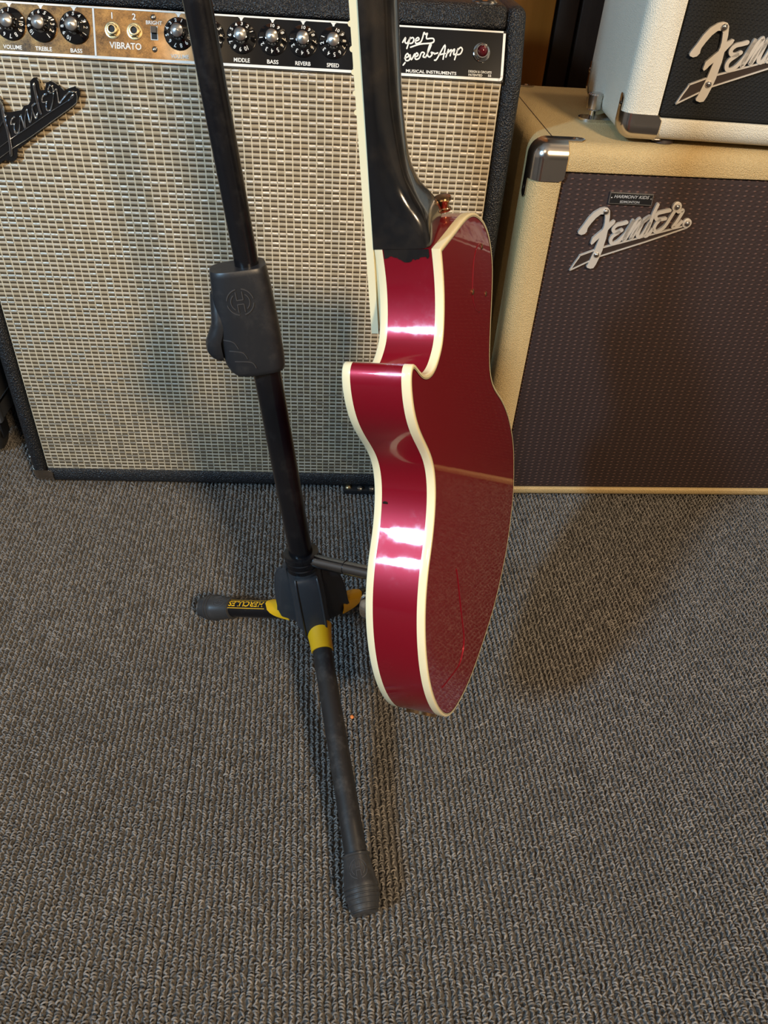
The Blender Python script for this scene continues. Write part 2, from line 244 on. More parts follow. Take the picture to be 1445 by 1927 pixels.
M['plank_dark'] = plank_m('dark_wood', (0.006, 0.003, 0.002), (0.020, 0.010, 0.006))
M['plaster'] = simple('warm_plaster', (0.42, 0.38, 0.33), 0.8)
M['ceiling'] = simple('ceiling_white', (0.55, 0.53, 0.50), 0.9)
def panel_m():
    m, nt, b = mat('glare_tinted_black_panel'); v = objvec(nt)
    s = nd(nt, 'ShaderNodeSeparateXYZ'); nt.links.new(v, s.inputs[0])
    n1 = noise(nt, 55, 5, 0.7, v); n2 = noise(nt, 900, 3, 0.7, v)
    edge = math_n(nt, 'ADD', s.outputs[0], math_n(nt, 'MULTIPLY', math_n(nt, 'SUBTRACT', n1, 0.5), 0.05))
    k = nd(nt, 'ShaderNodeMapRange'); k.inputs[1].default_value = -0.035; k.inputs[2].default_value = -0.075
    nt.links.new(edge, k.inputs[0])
    glare = math_n(nt, 'MULTIPLY', k.outputs[0], math_n(nt, 'ADD', 0.45, math_n(nt, 'MULTIPLY', n1, 0.8)), True)  # warm glare painted as brown-gold on the left part, mottled with dirt
    c = mixc(nt, glare, (0.008, 0.008, 0.009), mixc(nt, ramp(nt, math_n(nt, 'ADD', math_n(nt, 'MULTIPLY', n1, 0.65), math_n(nt, 'MULTIPLY', n2, 0.35)), [(0.36, (0, 0, 0)), (0.62, (1, 1, 1))]), (0.035, 0.019, 0.007), (0.27, 0.155, 0.055)))
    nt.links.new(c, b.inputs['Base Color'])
    nt.links.new(math_n(nt, 'MULTIPLY', glare, 0.85), b.inputs['Metallic'])
    nt.links.new(math_n(nt, 'ADD', 0.13, math_n(nt, 'MULTIPLY', glare, 0.23)), b.inputs['Roughness'])
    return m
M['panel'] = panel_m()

# ------------------------------------------------------------------ mesh helpers
def link_mesh(name, me, m, parent=None, loc=None, rot=None):
    o = bpy.data.objects.new(name, me); COL.objects.link(o)
    if m is not None and not me.materials: me.materials.append(m)
    if parent is not None: o.parent = parent
    if loc is not None: o.location = loc
    if rot is not None: o.rotation_euler = rot
    return o
def finish(bm, name, m, parent=None, smooth=40, recalc=True):
    if recalc: bmesh.ops.recalc_face_normals(bm, faces=bm.faces)
    if smooth:
        lim = math.radians(smooth)
        for f in bm.faces: f.smooth = True
        for e in bm.edges:
            e.smooth = len(e.link_faces) == 2 and e.calc_face_angle(0) < lim
    me = bpy.data.meshes.new(name); bm.to_mesh(me); bm.free()
    return link_mesh(name, me, m, parent)
def empty(name, loc, rz=0.0, label=None, cat=None, group=None):
    o = bpy.data.objects.new(name, None); COL.objects.link(o); o.location = loc; o.rotation_euler = (0, 0, rz)
    o.empty_display_size = 0.05
    if label: o['label'] = label
    if cat: o['category'] = cat
    if group: o['group'] = group
    return o
def add_box(bm, x0, x1, y0, y1, z0, z1, r=0.0, seg=3, mx=None):
    g = bmesh.ops.create_cube(bm, size=1.0)
    vs_ = g['verts']
    for v in vs_:
        v.co = Vector(((x0 + x1) / 2 + v.co.x * (x1 - x0), (y0 + y1) / 2 + v.co.y * (y1 - y0), (z0 + z1) / 2 + v.co.z * (z1 - z0)))
    if r > 0:
        es = list({e for v in vs_ for e in v.link_edges})
        res = bmesh.ops.bevel(bm, geom=es, offset=r, segments=seg, profile=0.5, affect='EDGES')
        vs_ = list({v for f in res['faces'] for v in f.verts} | {v for v in vs_ if v.is_valid})
    if mx is not None:
        for v in vs_: v.co = mx @ v.co
    return vs_
def axes(p, q, hint=(0, 0, 1)):
    d = (Vector(q) - Vector(p)).normalized(); h = Vector(hint)
    if abs(d.dot(h)) > 0.97: h = Vector((1, 0, 0))
    x = h.cross(d).normalized(); y = d.cross(x)
    return x, y, d
def lathe(bm, p, q, prof, n=32, hint=(0, 0, 1), caps=True):
    """prof: list of (t, r), t in metres along p->q"""
    x, y, d = axes(p, q, hint); p = Vector(p); rings = []
    for t, r in prof:
        rings.append([bm.verts.new(p + d * t + (x * math.cos(2 * PI * i / n) + y * math.sin(2 * PI * i / n)) * r) for i in range(n)])
    for a, b in zip(rings, rings[1:]):
        for i in range(n): bm.faces.new((a[i], a[(i + 1) % n], b[(i + 1) % n], b[i]))
    if caps:
        bm.faces.new(rings[0][::-1]); bm.faces.new(rings[-1])
    return rings
def loft(bm, rings, caps=True, closed=True):
    R = [[bm.verts.new(Vector(p)) for p in r] for r in rings]
    n = len(R[0])
    for a, b in zip(R, R[1:]):
        for i in range(n if closed else n - 1):
            bm.faces.new((a[i], a[(i + 1) % n], b[(i + 1) % n], b[i]))
    if caps and closed:
        bm.faces.new(R[0][::-1]); bm.faces.new(R[-1])
    return R
def sweep(bm, pts, r, n=8, closed=False):
    pts = [Vector(p) for p in pts]; rings = []
    up = Vector((0.13, 0.27, 0.95)).normalized()
    for i, p in enumerate(pts):
        a = pts[i - 1] if i else pts[i]; b = pts[i + 1] if i < len(pts) - 1 else pts[i]
        d = (b - a).normalized(); x = up.cross(d).normalized(); y = d.cross(x)
        rad = r[i] if isinstance(r, (list, tuple)) else r
        rings.append([p + (x * math.cos(2 * PI * k / n) + y * math.sin(2 * PI * k / n)) * rad for k in range(n)])
    loft(bm, rings)
def prism(bm, poly, fn, d0, d1):
    """poly 2D list; fn(u,v,d) -> 3D; caps tessellated"""
    n = len(poly)
    a = [bm.verts.new(fn(p[0], p[1], d0)) for p in poly]; b = [bm.verts.new(fn(p[0], p[1], d1)) for p in poly]
    tris = tessellate_polygon([[Vector((p[0], p[1], 0)) for p in poly]])
    for t in tris:
        try: bm.faces.new([a[i] for i in t]); bm.faces.new([b[i] for i in t][::-1])
        except ValueError: pass
    for i in range(n):
        try: bm.faces.new((a[i], b[i], b[(i + 1) % n], a[(i + 1) % n]))
        except ValueError: pass
def catmull(pts, k=6, closed=False):
    P = [Vector(p) for p in pts]; out = []; n = len(P)
    rng = range(n if closed else n - 1)
    for i in rng:
        p0 = P[(i - 1) % n] if closed or i > 0 else P[0]; p1 = P[i]; p2 = P[(i + 1) % n]
        p3 = P[(i + 2) % n] if closed or i + 2 < n else P[n - 1]
        for j in range(k):
            t = j / k
            out.append(0.5 * ((2 * p1) + (p2 - p0) * t + (2 * p0 - 5 * p1 + 4 * p2 - p3) * t * t + (3 * p1 - p0 - 3 * p2 + p3) * t ** 3))
    if not closed: out.append(P[-1])
    return out
def stroke(bm, pts, width, fn, d0, d1, smooth=True, rnd=True, taper=None):
    """flat brush stroke as a thin plate with round ends"""
    P = [Vector((p[0], p[1], 0)) for p in pts]
    if smooth and len(P) > 2: P = catmull(P, 5)
    L, R = [], []; n = len(P)
    for i, p in enumerate(P):
        d = (P[min(i + 1, n - 1)] - P[max(i - 1, 0)]);
        if d.length < 1e-9: continue
        d.normalize(); nn = Vector((-d.y, d.x, 0)); wd = width / 2
        if taper: wd *= taper(i / (n - 1))
        L.append(p + nn * wd); R.append(p - nn * wd)
    ring = []
    d = (P[1] - P[0]).normalized(); e = (P[-1] - P[-2]).normalized()
    hw0 = (L[0] - R[0]).length / 2; hw1 = (L[-1] - R[-1]).length / 2
    # strip body as boxes per segment
    def vtx(p, z): return bm.verts.new(fn(p.x, p.y, z))
    a0 = [vtx(p, d0) for p in L]; a1 = [vtx(p, d1) for p in L]; b0 = [vtx(p, d0) for p in R]; b1 = [vtx(p, d1) for p in R]
    for i in range(len(L) - 1):
        bm.faces.new((a1[i], a1[i + 1], b1[i + 1], b1[i])); bm.faces.new((a0[i + 1], a0[i], b0[i], b0[i + 1]))
        bm.faces.new((a0[i], a0[i + 1], a1[i + 1], a1[i])); bm.faces.new((b1[i], b1[i + 1], b0[i + 1], b0[i]))
    for (c, dr, hw, va0, va1, vb0, vb1) in ((P[0], -d, hw0, a0[0], a1[0], b0[0], b1[0]), (P[-1], e, hw1, a0[-1], a1[-1], b0[-1], b1[-1])):
        nn = Vector((-dr.y, dr.x, 0)); K = 5 if rnd else 1
        up_, lo_ = [], []
        for j in range(1, K):
            an = PI * j / K
            p = c + nn * (hw * math.cos(an)) + dr * (hw * math.sin(an))
            up_.append(vtx(p, d1)); lo_.append(vtx(p, d0))
        side_a = (c + nn * hw - L[0]).length if dr == -d else (c + nn * hw - L[-1]).length
        first1, first0, last1, last0 = (va1, va0, vb1, vb0) if side_a < hw * 0.5 else (vb1, vb0, va1, va0)
        top = [first1] + up_ + [last1]; bot = [first0] + lo_ + [last0]
        if len(top) > 2: bm.faces.new(top); bm.faces.new(bot[::-1])
        for i in range(len(top) - 1): bm.faces.new((top[i + 1], top[i], bot[i], bot[i + 1]))
_dg = None
_txt = {}
def text_geo(s):
    """flat text outline mesh data of height-1 capitals, centred at the origin"""
    if s in _txt: return _txt[s]
    cu = bpy.data.curves.new('lettering', 'FONT'); cu.body = s; cu.size = 1.0; cu.resolution_u = 3; cu.offset = 0.018
    o = bpy.data.objects.new('lettering', cu); COL.objects.link(o)
    dg = bpy.context.evaluated_depsgraph_get()
    me = bpy.data.meshes.new_from_object(o.evaluated_get(dg))
    V = np.array([v.co[:2] for v in me.vertices]); Fc = [tuple(p.vertices) for p in me.polygons]
    bpy.data.objects.remove(o); bpy.data.curves.remove(cu); bpy.data.meshes.remove(me)
    lo, hi = V.min(0), V.max(0)
    V = (V - (lo + hi) / 2); _txt[s] = (V, Fc, hi - lo); return _txt[s]
def add_text(bm, s, fn, width=None, height=None, d=0.0, shear=0.0):
    V, Fc, ext = text_geo(s)
    kx = width / ext[0] if width else height / ext[1]
    ky = height / ext[1] if height else kx
    vs_ = [bm.verts.new(fn(x * kx + shear * y * ky, y * ky, d)) for x, y in V]
    for f in Fc:
        try: bm.faces.new([vs_[i] for i in f])
        except ValueError: pass
def screw(name, parent, pos, nrm, r, m, h=0.0012):
    bm = bmesh.new(); p = Vector(pos); nrm = Vector(nrm).normalized()
    lathe(bm, p, p + nrm, [(-0.001, r), (h * 0.3, r), (h * 0.75, r * 0.72), (h, r * 0.3)], 16)
    return finish(bm, name, m, parent)
def corner_cap(parent, c, s, m, r, ax, az, ay=0.020, tx=0.058, tz=0.058, name='corner_cap', thick=0.0011):
    """metal corner following a rounded box corner. c: sharp corner, s: inward signs"""
    bm = bmesh.new(); st = 0.0015
    def mapp(p):
        q = Vector([max(v, r) for v in p]); d = Vector(p) - q
        if d.length > 1e-9: nn = d.normalized(); o = q + nn * r + nn * thick
        else: o = Vector(p)
        return Vector([c[i] + s[i] * o[i] for i in range(3)])
    def tong(a, b, La, w0, w1):
        if a > La: return False
        mid = (w0 + w1) / 2; hw = (w1 - w0) / 2
        if abs(b - mid) > hw: return False
        if a > La - hw: return (a - (La - hw)) ** 2 + (b - mid) ** 2 <= hw * hw
        return True
    def reg(p):
        x, y, z = p
        if y <= 1e-9: return x < ax and z < az and not (x > ax - 0.006 and z > az - 0.006 and (x - ax + .006) ** 2 + (z - az + .006) ** 2 > .006 ** 2)
        if x <= 1e-9: return (z < az and y < ay) or tong(z, y, tz, ay * 0.45, ay)
        return (x < ax and y < ay) or tong(x, y, tx, ay * 0.45, ay)
    cache = {}
    def vert(p):
        k = tuple(round(v, 5) for v in p)
        if k not in cache: cache[k] = bm.verts.new(mapp(p))
        return cache[k]
    N = int(max(tx, tz, ax, az) / st) + 2
    for fa in range(3):
        o1, o2 = [i for i in range(3) if i != fa]
        for i in range(N):
            for j in range(N):
                pc = [0, 0, 0]; pc[o1] = (i + .5) * st; pc[o2] = (j + .5) * st
                if not reg(pc): continue
                q = []
                for di, dj in ((0, 0), (1, 0), (1, 1), (0, 1)):
                    p = [0, 0, 0]; p[o1] = (i + di) * st; p[o2] = (j + dj) * st; q.append(vert(p))
                try: bm.faces.new(q)
                except ValueError: pass
    bmesh.ops.smooth_vert(bm, verts=[v for v in bm.verts if v.is_boundary], factor=0.5, use_axis_x=True, use_axis_y=True, use_axis_z=True)
    o = finish(bm, name, m, parent, 50)
    so = o.modifiers.new('Solidify', 'SOLIDIFY'); so.thickness = thick; so.offset = 0
    ym = ay * 0.72
    for p in ((0, ym, tz - 0.011), (tx - 0.011, ym, 0)):
        nn = Vector([-s[i] if p[i] == 0 else 0 for i in range(3)])
        screw('screw', o, mapp(p), nn, 0.0032, m, 0.0016)
    return o

# ================================================================== SETTING
def plane(name, vs_, m, parent=None, kind='structure'):
    me = bpy.data.meshes.new(name); me.from_pydata(vs_, [], [(0, 1, 2, 3)]); me.update()
    o = link_mesh(name, me, m, parent)
    if kind: o['kind'] = kind
    return o
X0, X1, Y0, Y1, ZT = -2.6, 2.6, -2.6, 1.36, 2.55
floor = plane('floor', [(X0, Y0, -0.0052), (X1, Y0, -0.0052), (X1, Y1, -0.0052), (X0, Y1, -0.0052)], M['carpet_back'])
plane('ceiling', [(X0, Y0, ZT), (X0, Y1, ZT), (X1, Y1, ZT), (X1, Y0, ZT)], M['ceiling'])
wb = plane('wall_back', [(X0, Y1, -.0052), (X1, Y1, -.0052), (X1, Y1, ZT), (X0, Y1, ZT)], M['plank_dark'])
plane('wall_front', [(X1, Y0, -.0052), (X0, Y0, -.0052), (X0, Y0, ZT), (X1, Y0, ZT)], M['plaster'])
plane('wall_left', [(X0, Y0, -.0052), (X0, Y1, -.0052), (X0, Y1, ZT), (X0, Y0, ZT)], M['plaster'])
plane('wall_right', [(X1, Y1, -.0052), (X1, Y0, -.0052), (X1, Y0, ZT), (X1, Y1, ZT)], M['plaster'])
# wood planks of the back wall, each its own board with an eased edge
edges = [-1.35, -1.12, -0.90, -0.66, -0.43, -0.22, -0.02, 0.198, 0.232, 0.40, 0.60, 0.79, 1.0, 1.2, 1.42]
for i, (a_, b_) in enumerate(zip(edges, edges[1:])):
    bm = bmesh.new()
    add_box(bm, a_ + .002, b_ - .002, Y1 - 0.018, Y1 - 0.001, 0.0, 1.6, 0.003, 2)
    finish(bm, 'plank', M['plank_honey'] if i in (1, 3, 4, 6) else M['plank_dark'], wb)

# carpet tiles: looped yarn in ribs, one shared mesh
TS = 0.7085; CY = 0.125      # tile size, rib direction
def tile_mesh():
    rng = np.random.default_rng(7)
    px_, py_ = 0.00605, 0.0026
    nx, ny = int(TS / px_), int(TS / py_)
    I, J = np.meshgrid(np.arange(nx), np.arange(ny), indexing='ij')
    I = I.ravel(); J = J.ravel(); n = len(I)
    cx_ = (I + .5) * px_ + rng.normal(0, .0004, n); cy_ = (J + .5 + 0.5 * (I % 2)) * py_ + rng.normal(0, .0004, n)
    sgn = np.where((J + (rng.random(n) < .28)) % 2 == 0, 1.0, -1.0)
    ang = PI / 2 + sgn * (0.95 + rng.normal(0, .45, n)); half = 0.0021 + rng.normal(0, .0003, n); hgt = 0.0050 + rng.normal(0, .0006, n)
    tr = 0.00088 + rng.normal(0, .0001, n)
    K, S = 5, 5
    ts = np.linspace(0, 1, K)
    al = -half[:, None] * np.cos(PI * ts)[None]; ht = hgt[:, None] * (np.sin(PI * ts) ** 0.7)[None] - 0.0018
    dx, dy = np.cos(ang), np.sin(ang)
    Pc = np.stack([cx_[:, None] + al * dx[:, None], cy_[:, None] + al * dy[:, None], ht - 0.0042], -1)   # n,K,3
    T = np.gradient(Pc, axis=1); T /= np.linalg.norm(T, axis=-1, keepdims=True)
    side = np.stack([-dy, dx, 0 * dx], -1)[:, None, :].repeat(K, 1)
    up = np.cross(T, side)
    ph = 2 * PI * np.arange(S) / S
    V = Pc[:, :, None, :] + tr[:, None, None, None] * (side[:, :, None, :] * np.cos(ph)[None, None, :, None] + up[:, :, None, :] * np.sin(ph)[None, None, :, None])
    V = V.reshape(-1, 3)
    base = (np.arange(n) * K * S)[:, None, None]
    k = np.arange(K - 1)[None, :, None]; s = np.arange(S)[None, None, :]
    q = np.stack([base + k * S + s, base + k * S + (s + 1) % S, base + (k + 1) * S + (s + 1) % S, base + (k + 1) * S + s], -1).reshape(-1, 4)
    nb = len(V)
    B = np.array([(0.0004, 0.0004, -.0046), (TS - .0004, 0.0004, -.0046), (TS - .0004, TS - .0004, -.0046), (0.0004, TS - .0004, -.0046)])
    V = np.vstack([V, B]); q = np.vstack([q, [[nb, nb + 1, nb + 2, nb + 3]]])
    me = bpy.data.meshes.new('carpet_tile')
    me.vertices.add(len(V)); me.vertices.foreach_set('co', V.astype(np.float32).ravel())
    me.loops.add(q.size); me.loops.foreach_set('vertex_index', q.astype(np.int32).ravel())
    me.polygons.add(len(q)); me.polygons.foreach_set('loop_start', (np.arange(len(q)) * 4).astype(np.int32))
    me.polygons.foreach_set('use_smooth', np.ones(len(q), bool))
    me.update(calc_edges=True)
    at = me.attributes.new('tone', 'FLOAT', 'POINT')
    tone = np.clip(rng.normal(.5, .22, n), 0, 1).repeat(K * S); tone = np.append(tone, [0, 0, 0, 0])
    at.data.foreach_set('value', tone.astype(np.float32))
    me.materials.append(M['yarn'])
    return me
tme = tile_mesh()
ox, oy = -0.2145, 0.655            # a tile corner seen behind the stand
ca, sa = math.cos(CY), math.sin(CY)
for i in range(-4, 4):
    for j in range(-5, 2):
        lx, ly = i * TS, j * TS
        o = bpy.data.objects.new('carpet_tile', tme); COL.objects.link(o); o.parent = floor
        o.location = (ox + lx * ca - ly * sa, oy + lx * sa + ly * ca, 0.0); o.rotation_euler = (0, 0, CY)

# ================================================================== COMBO AMPLIFIER
A_, AX, AY = D['amp']
amp = empty('guitar_amplifier', (AX, AY, 0), A_, 'black combo guitar amplifier with silver woven grille cloth and knobs, behind the stand', 'amplifier')
W = 0.641; ZK = D['pan']['zk']; SL = math.radians(D['pan']['slope'])
ssl, csl = math.sin(SL), math.cos(SL)
def fr(x, z, d=0.0): return Vector((x, -d, z))                       # front plane, d towards the viewer
def pn(x, s, d=0.0): return Vector((x, s * ssl - d * csl, ZK + s * csl + d * ssl))   # sloped panel plane
SW = 0.0215; ZB = 0.008; ZTOP = 0.634; DEP = 0.262
def profile(x0, x1, poly, name, m, r=0.010, seg=4):
    bm = bmesh.new()
    a = [bm.verts.new((x0, p[0], p[1])) for p in poly]; b = [bm.verts.new((x1, p[0], p[1])) for p in poly]
    bm.faces.new(a); bm.faces.new(b[::-1])
    for i in range(len(poly)): bm.faces.new((a[i], b[i], b[(i + 1) % len(poly)], a[(i + 1) % len(poly)]))
    bmesh.ops.recalc_face_normals(bm, faces=bm.faces)
    bmesh.ops.bevel(bm, geom=bm.edges[:], offset=r, segments=seg, profile=0.5, affect='EDGES')
    return finish(bm, name, m, amp, 50)
tp = pn(0, 0.0735)
side_poly = [(0, ZB), (0, ZK), (tp.y, ZTOP), (DEP, ZTOP), (DEP, ZB)]
profile(-W / 2, -W / 2 + SW, side_poly, 'side_panel', M['tolex_black'])
profile(W / 2 - SW, W / 2, side_poly, 'side_panel', M['tolex_black'])
q0 = pn(0, 0.0505); q1 = pn(0, 0.0505, -0.02)
profile(-W / 2 + SW - .0002, W / 2 - SW + .0002, [(q0.y, q0.z), (tp.y, ZTOP), (DEP, ZTOP), (DEP, ZTOP - .02), (q1.y + .004, q1.z)], 'top_panel', M['tolex_black'], 0.006, 3)
profile(-W / 2 + SW - .0002, W / 2 - SW + .0002, [(0.0, ZB + .002), (0.0, 0.0318), (0.012, 0.0318), (0.02, 0.024), (DEP, 0.024), (DEP, ZB + .002)], 'bottom_panel', M['tolex_black'], 0.0045, 3)
bm = bmesh.new(); add_box(bm, -W / 2 + SW, W / 2 - SW, DEP - .018, DEP - .008, .02, ZTOP - .015, .002, 1); finish(bm, 'back_panel', M['tolex_black'], amp)
bm = bmesh.new(); add_box(bm, -W / 2 + SW + .0008, W / 2 - SW - .0008, 0.0030, 0.014, 0.0305, ZK + .0015, 0.0025, 2)
finish(bm, 'grille_cloth', M['silver_cloth'], amp, 40)
# sloped faceplate
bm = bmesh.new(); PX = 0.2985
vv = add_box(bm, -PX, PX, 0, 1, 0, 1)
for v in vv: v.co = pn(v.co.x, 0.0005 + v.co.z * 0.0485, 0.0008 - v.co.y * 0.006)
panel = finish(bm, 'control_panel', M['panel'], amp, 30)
PD = 0.0012
def line(bm, x0, s0, x1, s1, wd, d0=0.0007, d1=PD): stroke(bm, [(x0, s0), (x1, s1)], wd, pn, d0, d1, False, False)
bm = bmesh.new()
line(bm, -PX, 0.0027, PX - .004, 0.0027, 0.0026); line(bm, -PX, 0.0478, PX - .003, 0.0478, 0.0016)
line(bm, PX - .0018, 0.0052, PX - .0018, 0.0466, 0.0026)
stroke(bm, [(PX - .0046, 0.0027), (PX - .0026, 0.0032), (PX - .0018, 0.0056)], 0.0026, pn, 0.0007, PD)
line(bm, -0.128, 0.0035, -0.128, 0.0475, 0.0018)
line(bm, 0.1635, 0.0035, 0.1635, 0.0475, 0.0005)
KN = [(-0.243, 4, 'VOLUME'), (-0.2109, 1.0, 'VOLUME'), (-0.180, 5.8, 'TREBLE'), (-0.1472, 5.0, 'BASS'), (-0.0426, 1.6, 'VOLUME'), (-0.0110, 7.0, 'TREBLE'),
      (0.0212, 3.15, 'MIDDLE'), (0.0533, 10.05, 'BASS'), (0.0848, 10.1, 'REVERB'), (0.1162, 10.75, 'SPEED'), (0.1475, 9.0, 'INTENSITY')]
KN = KN[1:]
for kx, kv, kl in KN:
    # curved cusp above each knob
    for sg in (-1, 1):
        pl = [(kx, 0.0475), (kx, 0.0428), (kx + sg * .0008, 0.0440), (kx + sg * .0016, 0.0458), (kx + sg * .0032, 0.0470), (kx + sg * .0060, 0.0475)]
        prism(bm, pl if sg > 0 else pl[::-1], pn, 0.0007, PD)
finish(bm, 'panel_lines', M['white'], panel, 0)
def tx(s, x, sy, width=None, height=None, shear=0.0):
    bm = bmesh.new(); add_text(bm, s, lambda u, v, d: pn(x + u, sy + v, PD + d), width, height, 0, shear)
    finish(bm, 'panel_lettering', M['white'], panel, 0)
lw = {'VOLUME': .0185, 'TREBLE': .0165, 'BASS': .0118, 'MIDDLE': .0165, 'REVERB': .0160, 'SPEED': .0128, 'INTENSITY': .020}
for kx, kv, kl in KN: tx(kl, kx, 0.0076, lw[kl], 0.0038)
tx('VIBRATO', -0.0974, 0.0146, .0322, .0062); tx('BRIGHT', -0.0675, 0.0371, .0162, .0036)
tx('1', -0.1095, 0.0414, None, .0058); tx('2', -0.0874, 0.0416, None, .0058)
tx('MUSICAL INSTRUMENTS', 0.2206, 0.0064, .0540, .0030); tx('FENDER', 0.1705, 0.0064, .0185, .0030)
tx('DESIGN & CIRCUITS', 0.2729, 0.0092, .0250, .0023); tx('PATENTED', 0.2682, 0.0059, .0150, .0023); tx('55', 0.2835, 0.0061, .0035, .0023)
bm = bmesh.new()
for s_ in D['super']: stroke(bm, s_, 0.0014, pn, 0.0007, PD + .0002)
# the part of the script behind the neck
for s_ in ([(.174, .045), (.168, .047), (.164, .042), (.170, .038), (.168, .032), (.160, .033)], [(.164, .012), (.168, .028), (.176, .027), (.172, .020), (.166, .020), (.178, .010)]):
    stroke(bm, s_, 0.0017, pn, 0.0007, PD + .0002)
finish(bm, 'script_lettering', M['white'], panel, 0)
# knobs
def knob_parts():
    bm = bmesh.new()
    prof = [(0.0008, .0150), (0.0022, .0150), (0.0030, .0144), (0.0058, .0088), (0.0068, .0078), (0.0125, .0070), (0.0128, .0062)]
    lathe(bm, (0, 0, 0), (0, 0, 1), prof, 48)
    me_s = bpy.data.meshes.new('knob'); bmesh.ops.recalc_face_normals(bm, faces=bm.faces)
    for f in bm.faces: f.smooth = True
    for e in bm.edges: e.smooth = e.calc_face_angle(0) < .6
    bm.to_mesh(me_s); bm.free(); me_s.materials.append(M['black_gloss'])
    bm = bmesh.new(); lathe(bm, (0, 0, 0), (0, 0, 1), [(0.0120, .0063), (0.0140, .0062), (0.0146, .0056), (0.0156, .0035), (0.0172, .0002)], 40)
    me_c = bpy.data.meshes.new('knob_cap'); bmesh.ops.recalc_face_normals(bm, faces=bm.faces)
    for f in bm.faces: f.smooth = True
    for e in bm.edges: e.smooth = e.calc_face_angle(0) < .5
    bm.to_mesh(me_c); bm.free(); me_c.materials.append(M['alu'])
    bm = bmesh.new()
    for num in range(1, 11):
        an = math.radians(30 * -num)          # clockwise angle of the number when the knob reads 0 at the top
        ca_, sa_ = math.cos(an), math.sin(an)
        def fn(u, v, d):
            y = .0117 + v; z = .00585 - (y - .0088) * (.00280 / .0056) + .00022
            return Vector((u * ca_ + y * sa_, -u * sa_ + y * ca_, z))
        add_text(bm, str(num), fn, None, .0036)
    for i in range(36):
        an = 2 * PI * i / 36; 
        def fn(u, v, d):
            y = v; z = .0129 - (y - .0070) * 5.0 if y < .0078 else .0068 - (y - .0078) * 1.0
            return Vector((u * math.cos(an) + y * math.sin(an), -u * math.sin(an) + y * math.cos(an), z + .0002))
    me_n = bpy.data.meshes.new('numerals'); bm.to_mesh(me_n); bm.free(); me_n.materials.append(M['white'])
    return me_s, me_c, me_n
kms, kmc, kmn = knob_parts()
for kx, kv, kl in KN:
    o = bpy.data.objects.new('knob', kms); COL.objects.link(o); o.parent = amp
    base = pn(kx, 0.0284, 0.0)
    en = Vector((0, -csl, ssl)); es_ = Vector((0, ssl, csl)); ex_ = Vector((1, 0, 0))
    rot = Matrix((ex_, es_, en)).transposed().to_4x4()
    o.matrix_local = Matrix.Translation(base) @ rot
    c = bpy.data.objects.new('knob_cap', kmc); COL.objects.link(c); c.parent = o; c['label'] = 'aluminium knob cap'
    nmr = bpy.data.objects.new('numerals', kmn); COL.objects.link(nmr); nmr.parent = o
    nmr.rotation_euler = (0, 0, -math.radians(30 * kv)) 
# jacks, switch, lamp
for jx in (-0.1095, -0.0873):
    bm = bmesh.new(); p = pn(jx, 0.0283, 0); n_ = Vector((0, -csl, ssl))
    lathe(bm, p, p + n_, [(0.0006, .0078), (0.0014, .0078), (0.0016, .0068), (0.0018, .0068)], 36)
    lathe(bm, p, p + n_, [(0.0016, .0064), (0.0036, .0064), (0.0040, .0060)], 6)
    lathe(bm, p, p + n_, [(0.0038, .0052), (0.0056, .0050), (0.0058, .0046), (0.0058, .0034), (0.0030, .0033)], 32, caps=False)
    j = finish(bm, 'jack', M['brass'], amp, 35)
    bm = bmesh.new(); lathe(bm, p, p + n_, [(0.0040, .0033), (0.0042, .0032)], 24); finish(bm, 'jack_hole', M['dark_slot'], j)
bm = bmesh.new()
def slotbox(x0, x1, s0, s1, d0, d1, m, name, par):
    bm = bmesh.new(); vv = add_box(bm, x0, x1, s0, s1, d0, d1)
    for v in vv: v.co = pn(v.co.x, v.co.y, v.co.z)
    return finish(bm, name, m, par, 0)
bm.free()
sw = slotbox(-0.0712, -0.0640, 0.0213, 0.0340, 0.0006, 0.0014, M['white'], 'slide_switch', amp)
slotbox(-0.0705, -0.0647, 0.0220, 0.0333, 0.0013, 0.0016, M['dark_slot'], 'switch_slot', sw)
slotbox(-0.0703, -0.0649, 0.0272, 0.0331, 0.0015, 0.0050, M['black_plastic'], 'switch_lever', sw)
nrm = (0, -csl, ssl)
screw('screw', amp, pn(-0.068, .0421), nrm, .0030, M['nickel'], .0022); screw('screw', amp, pn(-0.0679, .0130), nrm, .0030, M['nickel'], .0022)
p = pn(0.2732, 0.0275, 0); n_ = Vector(nrm); bm = bmesh.new()
lathe(bm, p, p + n_, [(0.0006, .0092), (.0022, .0090), (.0026, .0082), (.0048, .0080), (.0052, .0074), (.0072, .0072), (.0078, .0064), (.0078, .0056), (.0062, .0055)], 40, caps=False)
lamp_o = finish(bm, 'pilot_lamp', M['chrome'], amp, 35)
bm = bmesh.new(); lathe(bm, p, p + n_, [(.0062, .0056), (.0088, .0052), (.0108, .0040), (.0120, .0022), (.0124, .0003)], 10); finish(bm, 'jewel', M['red_jewel'], lamp_o, 20)
